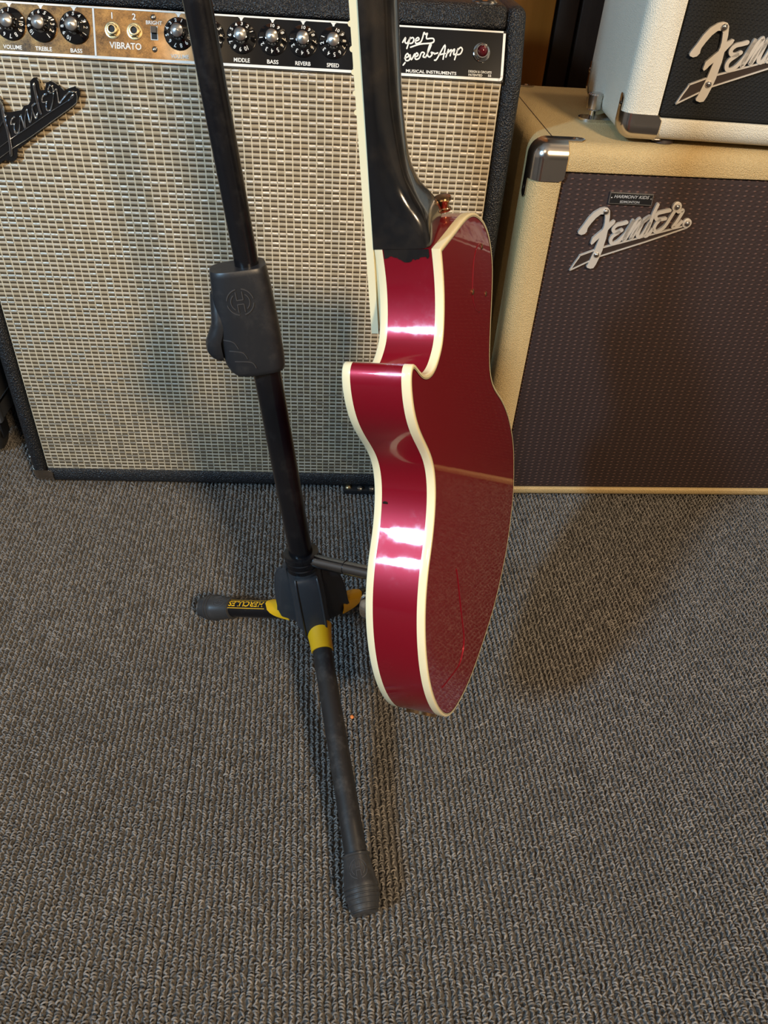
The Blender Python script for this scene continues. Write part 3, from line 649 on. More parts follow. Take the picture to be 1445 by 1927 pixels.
# raised script badge
PXM = D['al_px']
bm = bmesh.new(); prism(bm, D['al_back'], fr, -0.0012, 0.0030); bmesh.ops.recalc_face_normals(bm, faces=bm.faces)
badge = finish(bm, 'script_badge', M['black_gloss'], amp, 30)
bm = bmesh.new()
def ridge(pts, wd, h=0.0062):
    P = catmull([(p[0], p[1], 0) for p in pts], 5); rings = []
    for i, p in enumerate(P):
        d = (P[min(i + 1, len(P) - 1)] - P[max(i - 1, 0)]).normalized(); nn = Vector((-d.y, d.x, 0)); k = 1.0
        if i in (0, len(P) - 1): k = 0.35
        rings.append([fr((p + nn * wd / 2 * k * math.cos(a)).x, (p + nn * wd / 2 * k * math.cos(a)).y, 0.0028 + (h - .0028) * max(0, math.sin(a)) * (1 if k == 1 else .5)) for a in [PI * t / 6 for t in range(7)]])
    loft(bm, rings, caps=False, closed=False)
for wd, pts in D['al_strokes']: ridge(pts, wd * PXM * 1.15)
for wd, pts in D['al_rims']: ridge(pts, wd * PXM, 0.0050)
finish(bm, 'chrome_script', simple('dark_chrome', (0.55, 0.57, 0.60), 0.16, 1.0), badge, 60)
# metal corners, top strap cap, glides, floor bracket
for sx in (1, -1):
    for z_, sz in ((ZB, 1), (ZTOP, -1)):
        if sz < 0: continue
        corner_cap(amp, (-sx * W / 2, 0.0, z_), (sx, 1, sz), M['nickel'], .010, .030, .022, .020, .042, .042)
    bm = bmesh.new(); lathe(bm, (-sx * .27, .035, 0.0), (-sx * .27, .035, 1), [(0, .012), (.002, .013), (ZB + .003, .010)], 20); finish(bm, 'glide', M['black_plastic'], amp)
    bm = bmesh.new(); lathe(bm, (-sx * .27, .225, 0.0), (-sx * .27, .225, 1), [(0, .012), (.002, .013), (ZB + .003, .010)], 20); finish(bm, 'glide', M['black_plastic'], amp)
bm = bmesh.new(); lathe(bm, (.276, .046, ZTOP - .001), (.276, .046, ZTOP + 1), [(0, .014), (.0015, .014), (.004, .011), (.005, .006), (.0052, .001)], 28)
finish(bm, 'strap_cap', M['chrome'], amp)
bm = bmesh.new(); add_box(bm, -.02, .275, .055, .075, ZTOP + .012, ZTOP + .018, .0025, 2)
for sx in (-.02, .255): add_box(bm, sx, sx + .02, .055, .075, ZTOP - .001, ZTOP + .016, .002, 2)
bm.free()
bm = bmesh.new(); add_box(bm, .140, .215, -.008, .030, 0.0, .0085, .002, 2)
br = finish(bm, 'floor_bracket', M['black_plastic'], amp)
screw('bracket_screw', br, (.1475, -.001, .0083), (0, 0, 1), .0052, M['brass'], .0040)
bm = bmesh.new()
for x_ in (.165, .183): lathe(bm, (x_, -.006, .0085), (x_, -.006, 1), [(0, .0045), (.004, .0045), (.005, .003)], 16)
finish(bm, 'bracket_stud', M['nickel'], br)

# ================================================================== BLONDE CABINET
def rbox_open(name, m, parent, x0, x1, y0, y1, z0, z1, r, rect, rec, seg=5):
    bm = bmesh.new(); add_box(bm, x0, x1, y0, y1, z0, z1, r, seg)
    bm.faces.ensure_lookup_table(); bm.normal_update()
    f = max((f for f in bm.faces if f.normal.y < -0.99), key=lambda f: f.calc_area())
    res = bmesh.ops.inset_individual(bm, faces=[f], thickness=0.004)
    xm, zm = (rect[0] + rect[1]) / 2, (rect[2] + rect[3]) / 2
    cs = list(f.verts)
    for v in cs: v.co.x = rect[0] if v.co.x < xm else rect[1]; v.co.z = rect[2] if v.co.z < zm else rect[3]; v.co.y = y0
    ex = bmesh.ops.extrude_discrete_faces(bm, faces=[f]); nf = ex['faces'][0]
    for v in nf.verts: v.co.y += rec
    es = [e for e in bm.edges if all(abs(v.co.y - y0) < 1e-6 and rect[0] - 1e-6 <= v.co.x <= rect[1] + 1e-6 and rect[2] - 1e-6 <= v.co.z <= rect[3] + 1e-6 for v in e.verts)]
    bmesh.ops.bevel(bm, geom=es, offset=0.0022, segments=2, profile=0.5, affect='EDGES')
    return finish(bm, name, m, parent, 45)
CA, CX, CY_ = D['cab']
cab = empty('speaker_cabinet', (CX, CY_, 0), CA, 'blonde tolex speaker cabinet with dark oxblood grille, standing on the carpet at right', 'speaker cabinet')
cx0, cx1, CZ, CD = -0.0345, 0.690, 0.513, 0.315
rbox_open('cabinet_shell', M['tolex_tan'], cab, cx0, cx1, 0.0, CD, 0.002, CZ, 0.017, (0.0030, cx1 - .0375, 0.0205, 0.4835), 0.010)
bm = bmesh.new(); add_box(bm, 0.0036, cx1 - .038, 0.0025, 0.0105, 0.0212, 0.4828, 0.006, 3); finish(bm, 'grille_cloth', M['oxblood_cloth'], cab, 50)
bm = bmesh.new(); add_box(bm, -.0105, -.0095, .022, CD - .022, CZ - .0005, CZ + .0003); finish(bm, 'tolex_seam', M['dark_brown'], cab, 0)
for cxx, sx in ((cx0, 1), (cx1, -1)):
    corner_cap(cab, (cxx, 0.0, CZ), (sx, 1, -1), M['nickel'], .017, .0395, .0400, .027, .060, .064)
    corner_cap(cab, (cxx, CD, CZ), (sx, -1, -1), M['nickel'], .017, .0395, .0400, .027, .060, .064)
# raised flat script with underline
def logo(parent, dx, dz, name):
    bm = bmesh.new(); T = lambda pts: [(p[0] + dx, p[1] + dz) for p in pts]
    prism(bm, T(D['logo_bar']), fr, -.0020, .0006)
    o = finish(bm, name, M['dark_brown'], parent, 30); o['label'] = 'flat metal script nameplate with long underline'
    bm = bmesh.new(); prism(bm, T(D['logo_F']), fr, -.0015, .0024)
    kk = 0.000168
    for s_ in D['logo_letters']: stroke(bm, T(s_), 24 * kk, fr, -.0015, .0022)
    for s_ in D['logo_rims']: stroke(bm, T(s_), 9 * kk, fr, -.0015, .0016, False)
    for q in T(D['logo_dots'][:2]): lathe(bm, fr(q[0], q[1], -.0015), fr(q[0], q[1], 1), [(0, .0056), (.0036, .0056), (.0039, .0052)], 24)
    finish(bm, 'metal_lettering', M['badge_metal'], o, 30)
    for q in T(D['logo_dots']): screw('screw', o, fr(q[0], q[1], .0024), (0, -1, 0), .0034, M['nickel'], .0026)
    return o
logo(cab, 0, 0, 'script_nameplate')
bm = bmesh.new(); P4 = D['plate']; prism(bm, P4, fr, -.002, .0012)
pl = finish(bm, 'dealer_plate', M['alu'], cab, 20); pl['label'] = 'small black and silver dealer plate'
pc = [sum(p[0] for p in P4) / 4, sum(p[1] for p in P4) / 4]
bm = bmesh.new(); prism(bm, [(pc[0] + (p[0] - pc[0]) * .965, pc[1] + (p[1] - pc[1]) * .87) for p in P4], fr, .0012, .0015); finish(bm, 'plate_field', M['black_plastic'], pl, 0)
bm = bmesh.new()
add_text(bm, 'HARMONY KIDS', lambda u, v, d: fr(pc[0] + u, pc[1] + .0024 + v, .0017), .0415, .0036, 0, .28)
add_text(bm, 'EDMONTON', lambda u, v, d: fr(pc[0] - .001 + u, pc[1] - .0034 + v, .0017), .0235, .0027)
finish(bm, 'plate_lettering', M['grey_print'], pl, 0)
for sx in (-.0238, .0238): screw('plate_pin', pl, fr(pc[0] + sx, pc[1] + .0005, .0012), (0, -1, 0), .0013, M['nickel'], .0012)
# clamp with knurled thumbscrew on top
bm = bmesh.new()
ring = [(.056 + .0 + .0135 * math.cos(a), .116 + .0135 * math.sin(a)) for a in [PI / 2 + PI * t / 12 for t in range(13)]]
pl_ = ring + [(.150, .1025), (.150, .1295)]
prism(bm, pl_, lambda u, v, d: Vector((u, v, CZ + d)), 0.0, .0035)
clp = finish(bm, 'clamp_plate', M['chrome'], cab, 30)
bm = bmesh.new(); lathe(bm, (.0590, .116, CZ), (.0590, .116, 1), [(.003, .0038), (.014, .0038)], 16); finish(bm, 'thumbscrew_stem', M['chrome'], clp)
bm = bmesh.new(); n = 44
rg = []
for kz, (z_, r_) in enumerate([(.012, .0080), (.0135, .0088), (.0165, .0088), (.0195, .0088), (.0225, .0088), (.0255, .0088), (.0285, .0088), (.030, .0080), (.0305, .006)]):
    rg.append([Vector((.0590 + (r_ + (.0005 if (i + kz) % 2 and r_ > .0085 else 0)) * math.cos(2 * PI * i / n), .116 + (r_ + (.0005 if (i + kz) % 2 and r_ > .0085 else 0)) * math.sin(2 * PI * i / n), CZ + z_)) for i in range(n)])
loft(bm, rg); finish(bm, 'thumbscrew_knob', M['nickel'], clp, 12)

# ================================================================== AMPLIFIER HEAD ON THE CABINET
HA, HX, HY_ = D['head0']; HZ = CZ + .006
head = empty('amplifier_head', (HX, HY_, CZ), HA, 'cream tolex amplifier head with black grille, sitting on top of the blonde cabinet', 'amplifier')
def hz(z): return z - CZ
hx0, hx1, hz1, hd = -0.0290, 0.585, 0.755, 0.215
rbox_open('head_shell', M['tolex_cream'], head, hx0, hx1, 0.0, hd, hz(HZ), hz(hz1), 0.016, (0.0100, hx1 - .039, hz(0.5425), hz(hz1 - .03)), 0.009)
bm = bmesh.new(); add_box(bm, 0.0106, hx1 - .0396, 0.0022, 0.0095, hz(0.5431), hz(hz1 - .0306), 0.005, 3); finish(bm, 'grille_cloth', M['black_cloth'], head, 50)
for cxx, sx in ((hx0, 1), (hx1, -1)):
    corner_cap(head, (cxx, 0.0, hz(HZ)), (sx, 1, 1), M['nickel'], .016, .0430, .0265, .023, .056, .044)
    corner_cap(head, (cxx, hd, hz(HZ)), (sx, -1, 1), M['nickel'], .016, .0430, .0265, .023, .056, .044)
for x_ in (.030, hx1 - .06):
    for y_ in (.028, hd - .03):
        bm = bmesh.new(); lathe(bm, (x_, y_, 0), (x_, y_, 1), [(0, .013), (.001, .0145), (.0065, .0135)], 24); finish(bm, 'rubber_foot', M['dark_brown'], head)
logo(head, -0.0096, 0.1893 - CZ, 'script_nameplate')

# ================================================================== GUITAR
GM = D['g_M']; P0 = Vector(D['g_P0'])
gt = empty('electric_guitar', P0, 0, 'candy red single cutaway electric guitar with cream binding, hung back to front on the stand', 'guitar')
gt.matrix_world = Matrix.Translation(P0) @ Matrix(GM).to_4x4()
T_ = 0.050
raw = [(p[0], p[1]) for p in D['g_out']]
# keep the sharp neck corner (first point), smooth everything else
loop = catmull([(p[0], p[1], 0) for p in raw] + [(raw[0][0], raw[0][1], 0)], 5)
loop = [(p.x, p.y) for p in loop[:-1]]
def resmooth(L, it, keep):
    L = [Vector((p[0], p[1])) for p in L]
    for _ in range(it):
        N = len(L); L2 = []
        for i in range(N):
            if min(i, N - i) <= keep: L2.append(L[i]); continue
            L2.append(L[i] * .5 + (L[i - 1] + L[(i + 1) % N]) * .25)
        L = L2
    return [(p.x, p.y) for p in L]
loop = resmooth(loop, 14, 1)
NL = len(loop)
area2 = sum(loop[i][0] * loop[(i + 1) % NL][1] - loop[(i + 1) % NL][0] * loop[i][1] for i in range(NL))
SG = 1 if area2 > 0 else -1            # +1: counter-clockwise
def inset(L, d):
    out = []; N = len(L)
    for i in range(N):
        a = Vector(L[i - 1]); b = Vector(L[i]); c = Vector(L[(i + 1) % N])
        d1 = (b - a).normalized(); d2 = (c - b).normalized()
        n1 = Vector((-d1.y, d1.x)) * SG; n2 = Vector((-d2.y, d2.x)) * SG
        nn = (n1 + n2); k = nn.length
        nn = nn / k if k > 1e-6 else n1
        s_ = d / max(0.5, nn.dot(n1)); out.append((b.x + nn.x * s_, b.y + nn.y * s_))
    return out
def G(u, v, d): return Vector((u, v, d))
def ringwall(bm, L, n0, n1, steps=1):
    rings = [[bm.verts.new((p[0], p[1], n0 + (n1 - n0) * k / steps)) for p in L] for k in range(steps + 1)]
    for a, b in zip(rings, rings[1:]):
        for i in range(len(L)): bm.faces.new((a[i], a[(i + 1) % len(L)], b[(i + 1) % len(L)], b[i]))
    return rings
def capface(bm, verts, L):
    for t in tessellate_polygon([[Vector((p[0], p[1], 0)) for p in L]]):
        try: bm.faces.new([verts[i] for i in t])
        except ValueError: pass
def strip(bm, va, vb):
    n = len(va)
    for i in range(n): bm.faces.new((va[i], va[(i + 1) % n], vb[(i + 1) % n], vb[i]))
BW = 0.0065
bm = bmesh.new(); L0 = inset(loop, .0002)
rw = ringwall(bm, L0, BW - .0002, T_ - BW + .0002, 2)
Lb = inset(loop, .0034)
rb = [bm.verts.new((p[0], p[1], BW - .0002)) for p in Lb]; strip(bm, rb, rw[0])
r2 = [bm.verts.new((p[0], p[1], 0.0004)) for p in Lb]; strip(bm, r2, rb); capface(bm, r2, Lb)
Lt = inset(loop, .006); t1 = [bm.verts.new((p[0], p[1], T_ - BW + .0002)) for p in Lt]; strip(bm, rw[-1], t1)
t2 = [bm.verts.new((p[0], p[1], T_ - .0004)) for p in Lt]; strip(bm, t1, t2); capface(bm, t2, Lt)
body = finish(bm, 'body', M['red'], gt, 38); body.data.materials.append(M['red_scuffed'])
for f in body.data.polygons:
    if abs(f.normal.z) < .5: f.material_index = 1      # handling wear on the sides only
def binding(n0, n1, name, back):
    bm = bmesh.new(); e = .0009
    zf = n0 if back else n1; zi = n1 if back else n0; dz = 1 if back else -1
    wdt = .0022 if back else .006
    Ls = [(loop, zi), (loop, zf + dz * e), (inset(loop, e * .35), zf + dz * e * .35), (inset(loop, e), zf), (inset(loop, wdt), zf), (inset(loop, wdt), zf + dz * .001)]
    R_ = [[bm.verts.new((p[0], p[1], z)) for p in L] for L, z in Ls]
    for a, b in zip(R_, R_[1:]): strip(bm, a, b)
    return finish(bm, name, M['cream'], gt, 50)
binding(0.0, BW, 'back_binding', True); binding(T_ - BW, T_, 'front_binding', False)
bm = bmesh.new()
for d0, d1 in ((.0022, .0026), (.0030, .0034)):
    a = [bm.verts.new((p[0], p[1], .0001)) for p in inset(loop, d0)]; b = [bm.verts.new((p[0], p[1], .0001)) for p in inset(loop, d1)]; strip(bm, a, b)
finish(bm, 'back_purfling', M['purfling'], gt, 0)
bm = bmesh.new(); a = [bm.verts.new((p[0], p[1], .0001)) for p in inset(loop, .0026)]; b = [bm.verts.new((p[0], p[1], .0001)) for p in inset(loop, .0030)]; strip(bm, a, b)
finish(bm, 'back_purfling', M['cream'], gt, 0)
# flush cavity covers on the back
bm = bmesh.new(); cv = catmull([(p[0], p[1], .0002) for p in D['g_cover']], 6); sweep(bm, cv, [.0001] + [.00055] * (len(cv) - 2) + [.0001], 8)
finish(bm, 'cover_seam', M['red_seam'], gt, 60)
ov = [Vector((p[0], p[1], 0)) for p in D['g_oval']]; oc = Vector((0.2275, 0.3090, 0))
bm = bmesh.new(); el = catmull([tuple(p) for p in ov], 5, True)
inn = [oc + (p - oc) * .975 for p in el]
va = [bm.verts.new((p.x, p.y, .0003)) for p in el]; vb = [bm.verts.new((p.x, p.y, -.0002)) for p in inn]
for i in range(len(el)): bm.faces.new((va[i], va[(i + 1) % len(el)], vb[(i + 1) % len(el)], vb[i]))
capface(bm, vb, [(p.x, p.y) for p in inn])
cover = finish(bm, 'access_cover', M['red'], gt, 20)
for p in D['g_screws']: screw('cover_screw', cover, (p[0], p[1], -.0001), (0, 0, -1), .0024, M['gold'], .0012)

# ---- neck, heel and fingerboard
def nf(u): return 0.0625 - 0.0995 * (u - 0.309)       # playing face
BT = 0.0058
prof_u = [.374, .382, .390, .3965, .402, .408, .414, .420, .428, .440, .455, .475, .500, .520, .60, .70, .80, .90]
prof_n = [.0085, .0086, .0100, .0128, .0165, .0196, .0218, .0234, .0249, .0261, .0268, .0262, .0236, .0216, .0122, .0028, -.0065, -.0158]
prof_f = [.2085, .2030, .1970, .1925, .189, .186, .1835, .1815, .1800, .1790, .1788, .1785, .1780, .1776, .1762, .1748, .1735, .1725]
prof_c = [1.0, .97, .90, .80, .67, .54, .42, .40, .28, .16, .07, .02, 0, 0, 0, 0, 0, 0]
NS = 24
def nsec(u, nb, wf, heel):
    top = nf(u) - BT; wn = 0.1250 + max(0, u - .5) * .008; wc = (wn + .1785) / 2 if u < .45 else (wn + wf) / 2
    pts = []
    for k in range(NS + 1):
        a = PI * k / NS
        # D profile
        xw = wc - (wc - wn) * math.cos(a) if a < PI / 2 else wc - (wf - wc) * math.cos(a)
        sn = math.sin(a) ** 0.92
        d = (xw, top - (top - nb) * sn)
        # heel block: flat cheek on the cutaway side, deepest by it, slanting up to the far shoulder
        t = k / NS
        key = [(0, (wn, top)), (.18, (wn, nb + .012)), (.26, (wn + .0005, nb + .003)), (.32, (wn + .004, nb)), (.42, (wn + .013, nb + .0005)), (.72, (wf - .010, nb + .0105)), (.84, (wf - .001, nb + .018)), (1.0, (wf, top))]
        for (ta, pa), (tb, pb) in zip(key, key[1:]):
            if ta <= t <= tb + 1e-9:
                s_ = (t - ta) / (tb - ta); h = (pa[0] + (pb[0] - pa[0]) * s_, pa[1] + (pb[1] - pa[1]) * s_); break
        pts.append(Vector((d[0] * (1 - heel) + h[0] * heel, u, d[1] * (1 - heel) + h[1] * heel)))
    return pts
us = np.concatenate([np.linspace(.374, .46, 30), np.linspace(.47, .90, 16)])
bm = bmesh.new()
loft(bm, [nsec(u, float(np.interp(u, prof_u, prof_n)), float(np.interp(u, prof_u, prof_f)), float(np.interp(u, prof_u, prof_c))) for u in us])
finish(bm, 'neck', M['neck'], gt, 42)
# extension of the neck under the board end
bm = bmesh.new(); vs_ = add_box(bm, .127, .177, .3105, .3745, 0, 1)
for v in vs_: v.co.z = (T_ - .0006) if v.co.z < .5 else nf(v.co.y) - BT + .0001
finish(bm, 'neck_extension', M['cream'], gt, 0)
# black paint lapping ragged over the red side below the heel
bm = bmesh.new(); rng = np.random.default_rng(3)
xs = np.linspace(.0085, .0425, 26); low = [.3665 + .0032 * math.sin(k * .35 + .5) * .6 + rng.normal(0, .0005) for k in range(26)]
def sidew(u):   # near side position of the body at height u
    best = None
    for i in range(NL):
        a, b = loop[i], loop[(i + 1) % NL]
        if (a[1] - u) * (b[1] - u) <= 0 and abs(a[1] - b[1]) > 1e-7 and a[0] < .14 and u > .31:
            w_ = a[0] + (b[0] - a[0]) * (u - a[1]) / (b[1] - a[1]); best = w_ if best is None else max(best, w_)
    return best if best is not None else .125
rows = []
for kk in range(5):
    r_ = []
    for x_, l_ in zip(xs, low):
        u = .3738 + (l_ - .3738) * kk / 4; r_.append(bm.verts.new((sidew(min(u, .3725)) - .0004, u, x_)))
    rows.append(r_)
for a, b in zip(rows, rows[1:]):
    for i in range(25): bm.faces.new((a[i], a[i + 1], b[i + 1], b[i]))
finish(bm, 'paint_lap', M['neck'], gt, 60)
# fingerboard with cream binding and nibbed frets
bm = bmesh.new(); vs_ = add_box(bm, .1268, .1766, .309, .905, 0, 1)
for v in vs_:
    u = v.co.y; t = (u - .309) / .6
    v.co.x = (.1268 + .0030 * t) if v.co.x < .15 else (.1766 - .0040 * t); v.co.z = nf(u) - (0 if v.co.z > .5 else BT)
fb = finish(bm, 'fingerboard', M['wood_fret'], gt, 0)
bm = bmesh.new()
for sd in (0, 1):
    vs_ = add_box(bm, 0, 1, .309, .905, 0, 1)
    for v in vs_:
        u = v.co.y; t = (u - .309) / .6
        o_ = v.co.x
        v.co.x = (.1250 + .0030 * t + .0018 * o_) if sd == 0 else (.1766 - .0040 * t + .0018 * o_)
        v.co.z = nf(u) + .0001 - (0 if v.co.z > .5 else BT)
vs_ = add_box(bm, .1250, .1784, .3074, .309, 0, 1)
for v in vs_: v.co.z = nf(v.co.y) - (0 if v.co.z > .5 else BT)
bd = finish(bm, 'board_binding', M['cream'], fb, 0)
NUT = .905; SCALE = .628
for k in range(1, 22):
    u = NUT - SCALE * (1 - 2 ** (-k / 12))
    if u < .312: break
    t = (u - .309) / .6; bm = bmesh.new()
    sweep(bm, [(.1262 + .0030 * t, u, nf(u) + .0001), (.1500, u, nf(u) + .0004), (.1772 - .0040 * t, u, nf(u) + .0001)], .0009, 8)
    f_ = finish(bm, 'fret', M['fret_wire'], fb)
    bm = bmesh.new(); sweep(bm, [(.1250 + .0030 * t, u - .0001, nf(u)), (.1266 + .0030 * t, u, nf(u) + .0003)], .0017, 10)
    finish(bm, 'fret_nib', M['cream'], fb)
# headstock above the frame
bm = bmesh.new(); hs = [(.127, .90), (.120, .93), (.112, 1.00), (.118, 1.07), (.140, 1.085), (.152, 1.075), (.164, 1.085), (.186, 1.07), (.192, 1.00), (.183, .93), (.1735, .90)]
def hsf(u, v, d): return Vector((u, v, nf(.905) - BT - .013 + d - (v - .90) * .30))
prism(bm, hs, hsf, 0.0, .014); finish(bm, 'headstock', M['neck'], gt, 20)
for k in range(3):
    for sd, wx in ((-1, .116), (1, .188)):
        bm = bmesh.new(); p = hsf(wx, .945 + k * .045, .007)
        sweep(bm, [p, p + Vector((sd * .016, 0, 0))], .003, 10); sweep(bm, [p + Vector((sd * .014, 0, 0)), p + Vector((sd * .026, 0, 0))], [.006, .008], 12)
        finish(bm, 'tuning_key', M['gold'], gt)
# strap button on the shoulder
p = Vector((.2085, .3715, .0215)); q = p + Vector((-.05, 1, -.02)).normalized(); bm = bmesh.new()
lathe(bm, p, q, [(0, .0060), (.0012, .0062), (.0018, .0050), (.0026, .0044), (.0050, .0046), (.0072, .0054), (.0078, .0068), (.0092, .0071), (.0104, .0064), (.0107, .003)], 28)
finish(bm, 'strap_button', M['gold'], gt, 35)
# knob on the front, plate at the tail, hole in the side
bm = bmesh.new(); lathe(bm, (.0165, .1135, T_ - .001), (.0165, .1135, T_ + 1), [(0, .0128), (.006, .0126), (.0125, .0116), (.0138, .0104), (.0140, .004)], 36)
finish(bm, 'volume_knob', M['chrome'], gt, 40)
tail = [p for p in loop if .010 < p[0] < .085 and p[1] < .0]
tail.sort(key=lambda p: p[0])
bm = bmesh.new()
def off(p, d):
    c = Vector((.149, .09)); v = Vector(p) - c; v.normalize(); return (p[0] + v.x * d, p[1] + v.y * d)
R_ = []
for p in tail[::2]:
    a = off(p, .0022)
    R_.append([Vector((a[0], a[1], .0130)), Vector((a[0], a[1], .0415))])
rows = [[bm.verts.new(x) for x in r_] for r_ in R_]
for a, b in zip(rows, rows[1:]): bm.faces.new((a[0], a[1], b[1], b[0]))
tp_o = finish(bm, 'tail_plate', M['gold'], gt, 60)
so = tp_o.modifiers.new('Solidify', 'SOLIDIFY'); so.thickness = .0030; so.offset = 0
bm = bmesh.new(); hole_p = None
best = min(loop, key=lambda p: abs(p[1] - .2035) + (0 if p[0] < .1 else 9))
p = Vector((best[0] + .0006, best[1], T_ - .0095)); lathe(bm, p, p + Vector((-1, -.25, 0)), [(0, .0021), (.0009, .0021)], 16)
finish(bm, 'screw_hole', M['dark_slot'], gt)

# ================================================================== STAND
HB = Vector(D['hub'])
lean, azl = math.radians(9.5), math.radians(151)
pd = Vector((math.sin(lean) * math.cos(azl), math.sin(lean) * math.sin(azl), math.cos(lean)))
PB = HB + Vector((-.005, 0, 0))
def onpole(t): return PB + pd * t
stand = empty('guitar_stand', (HB.x, HB.y, 0), 0, 'black tripod guitar stand with yellow clips and leaning tube, holding the red guitar', 'stand')
bpy.context.view_layer.update()
INV = Matrix.Translation((-HB.x, -HB.y, 0))
def sfin(bm, name, m, sm=40, parent=None):
    bmesh.ops.transform(bm, matrix=INV, verts=bm.verts); return finish(bm, name, m, parent or stand, sm)
viewd = (Vector((0, 0, cam_d['h'])) - onpole(.40)).normalized()
bdir = (viewd - pd * viewd.dot(pd)).normalized()       # across the tube, facing the room
adir = bdir.cross(pd).normalized()
if adir.x > 0: adir = -adir                            # to the left
def PL(t, a, b): return onpole(t) + adir * a + bdir * b
bm = bmesh.new(); lathe(bm, onpole(.060), onpole(1), [(0, .0127), (.325, .0127)], 40); sfin(bm, 'lower_tube', M['tube_black'])
bm = bmesh.new(); lathe(bm, onpole(.36), onpole(2), [(0, .0102), (.62, .0102), (.622, .008)], 36); sfin(bm, 'upper_tube', M['tube_black'])
# clutch grip: asymmetric moulded sleeve
def t_of(px_t): return px_t
CT0, CT1 = 0.2973, 0.3919                                   # bottom and top of the grip along the tube
def csec(t, al, ar, bf, bb, sq=3.2, n=40):
    pts = []
    for i in range(n):
        a = 2 * PI * i / n; c_, s_ = math.cos(a), math.sin(a)
        x = abs(c_) ** (2 / sq) * (al if c_ > 0 else -ar); y = abs(s_) ** (2 / sq) * (bf if s_ > 0 else -bb)
        pts.append(PL(t, x, y))
    return pts
L_ = CT1 - CT0
secs = [(0.0, .0235, .0150, .0150, .0150), (.012, .0280, .0168, .0166, .0165), (.05, .0315, .0178, .0172, .017), (.12, .0342, .0182, .0175, .0172), (.20, .0352, .0184, .0178, .0175), (.40, .0352, .0184, .0182, .0178),
        (.60, .0345, .0180, .0184, .018), (.80, .0335, .0172, .0184, .018), (.95, .0322, .0163, .0180, .0176), (.99, .0316, .0158, .0176, .0172), (1.0, .0310, .0153, .0170, .0166)]
bm = bmesh.new()
loft(bm, [csec(CT0 + L_ * f, *v) for f, *v in secs]); grip = sfin(bm, 'height_clutch', M['moulded'], 50)
def trigger_sec(t, a0, a1, hb): return [PL(t, a0, -hb), PL(t, a0, hb), PL(t, (a0 + a1) / 2, hb * 1.05), PL(t, a1, hb * .8), PL(t, a1 + .0015, 0), PL(t, a1, -hb * .8), PL(t, (a0 + a1) / 2, -hb * 1.05)]
bm = bmesh.new()
loft(bm, [trigger_sec(CT0 + L_ * f, a0, a1, hb) for f, a0, a1, hb in ((.80, .027, .0336, .006), (.70, .028, .0354, .009), (.60, .0285, .0366, .0125), (.52, .0290, .0380, .0135), (.44, .0315, .0420, .0135), (.36, .0345, .0462, .013), (.28, .0350, .0470, .012), (.22, .0350, .0440, .011), (.18, .0350, .0400, .009))])
sfin(bm, 'clutch_lever', M['moulded'], 50, grip)
# round H emblem and finger ridges on the grip
def emblem(bm, fn, R, wd, h0, h1):
    def arc(r, a0, a1, w_): stroke(bm, [(r * math.cos(a0 + (a1 - a0) * k / 10), r * math.sin(a0 + (a1 - a0) * k / 10)) for k in range(11)], w_, fn, h0, h1, False, False)
    arc(R, .15, 1.35, wd); arc(R, 1.75, 2.95, wd); arc(R, 3.3, 4.5, wd); arc(R, 4.9, 6.1, wd)
    arc(R * .70, -.9, .9, wd); arc(R * .70, PI - .9, PI + .9, wd)
    for sx in (-.24, .24):
        stroke(bm, [(sx * R, .78 * R), (sx * R, .16 * R)], wd, fn, h0, h1, False, False); stroke(bm, [(sx * R, -.78 * R), (sx * R, -.16 * R)], wd, fn, h0, h1, False, False)
    stroke(bm, [(-.24 * R, .16 * R), (.24 * R, .16 * R)], wd, fn, h0, h1, False, False); stroke(bm, [(-.24 * R, -.16 * R), (.24 * R, -.16 * R)], wd, fn, h0, h1, False, False)
bm = bmesh.new(); EC = CT0 + L_ * .735
def gsurf(u, v, d):          # point on the curved face of the grip
    a_ = .0112 - u; t_ = EC + v
    f = (t_ - CT0) / L_
    al = np.interp(f, [s[0] for s in secs], [s[1] for s in secs]); ar = np.interp(f, [s[0] for s in secs], [s[2] for s in secs]); bf = np.interp(f, [s[0] for s in secs], [s[3] for s in secs])
    lim = al if a_ > 0 else ar
    k = max(0.0, 1 - (abs(a_) / lim) ** 3.2) ** (1 / 3.2)
    return PL(t_, a_, bf * k + d)
emblem(bm, gsurf, .0112, .0008, -.0004, .0006); sfin(bm, 'grip_emblem', M['mould_edge'], 0, grip)
bm = bmesh.new()
for k in range(3):
    v0 = CT0 + L_ * (.39 - .105 * k) - EC
    xl = -.0205 + .0030 * k; xr = -.0095 + .0060 * k
    stroke(bm, [(xl, v0), ((xl + xr) / 2, v0 - .0008), (xr - .0022, v0 - .0030), (xr, v0 - .0080)], .0007, gsurf, -.0004, .0007)
sfin(bm, 'grip_ridge', M['mould_edge'], 0, grip)

# collar, hub and leg brackets
bm = bmesh.new()
lathe(bm, onpole(.0610), onpole(1), [(0, .0155), (.001, .0184), (.006, .0184), (.0068, .0174), (.0085, .0174), (.0093, .0186), (.0135, .0186), (.0143, .0175), (.016, .0175), (.0168, .0190), (.021, .0190), (.0222, .0160), (.0222, .0129)], 40, caps=False)
sfin(bm, 'collar', M['tube_black'], 30)
bm = bmesh.new()
prof = [(-.020, .016), (-.018, .0195), (.040, .0195), (.0625, .0185)]
lathe(bm, onpole(0), onpole(1), prof, 40); sfin(bm, 'hub', M['moulded_hub'], 50)
fA, fB = Vector(D['footA']), Vector(D['footB'])
azA = math.atan2(fA.y - HB.y, fA.x - HB.x); azB = math.atan2(fB.y - HB.y, fB.x - HB.x)
azC = (azA + azB + 2 * PI) / 2 - PI if azB > azA else (azA + azB) / 2
azC = math.radians(42)
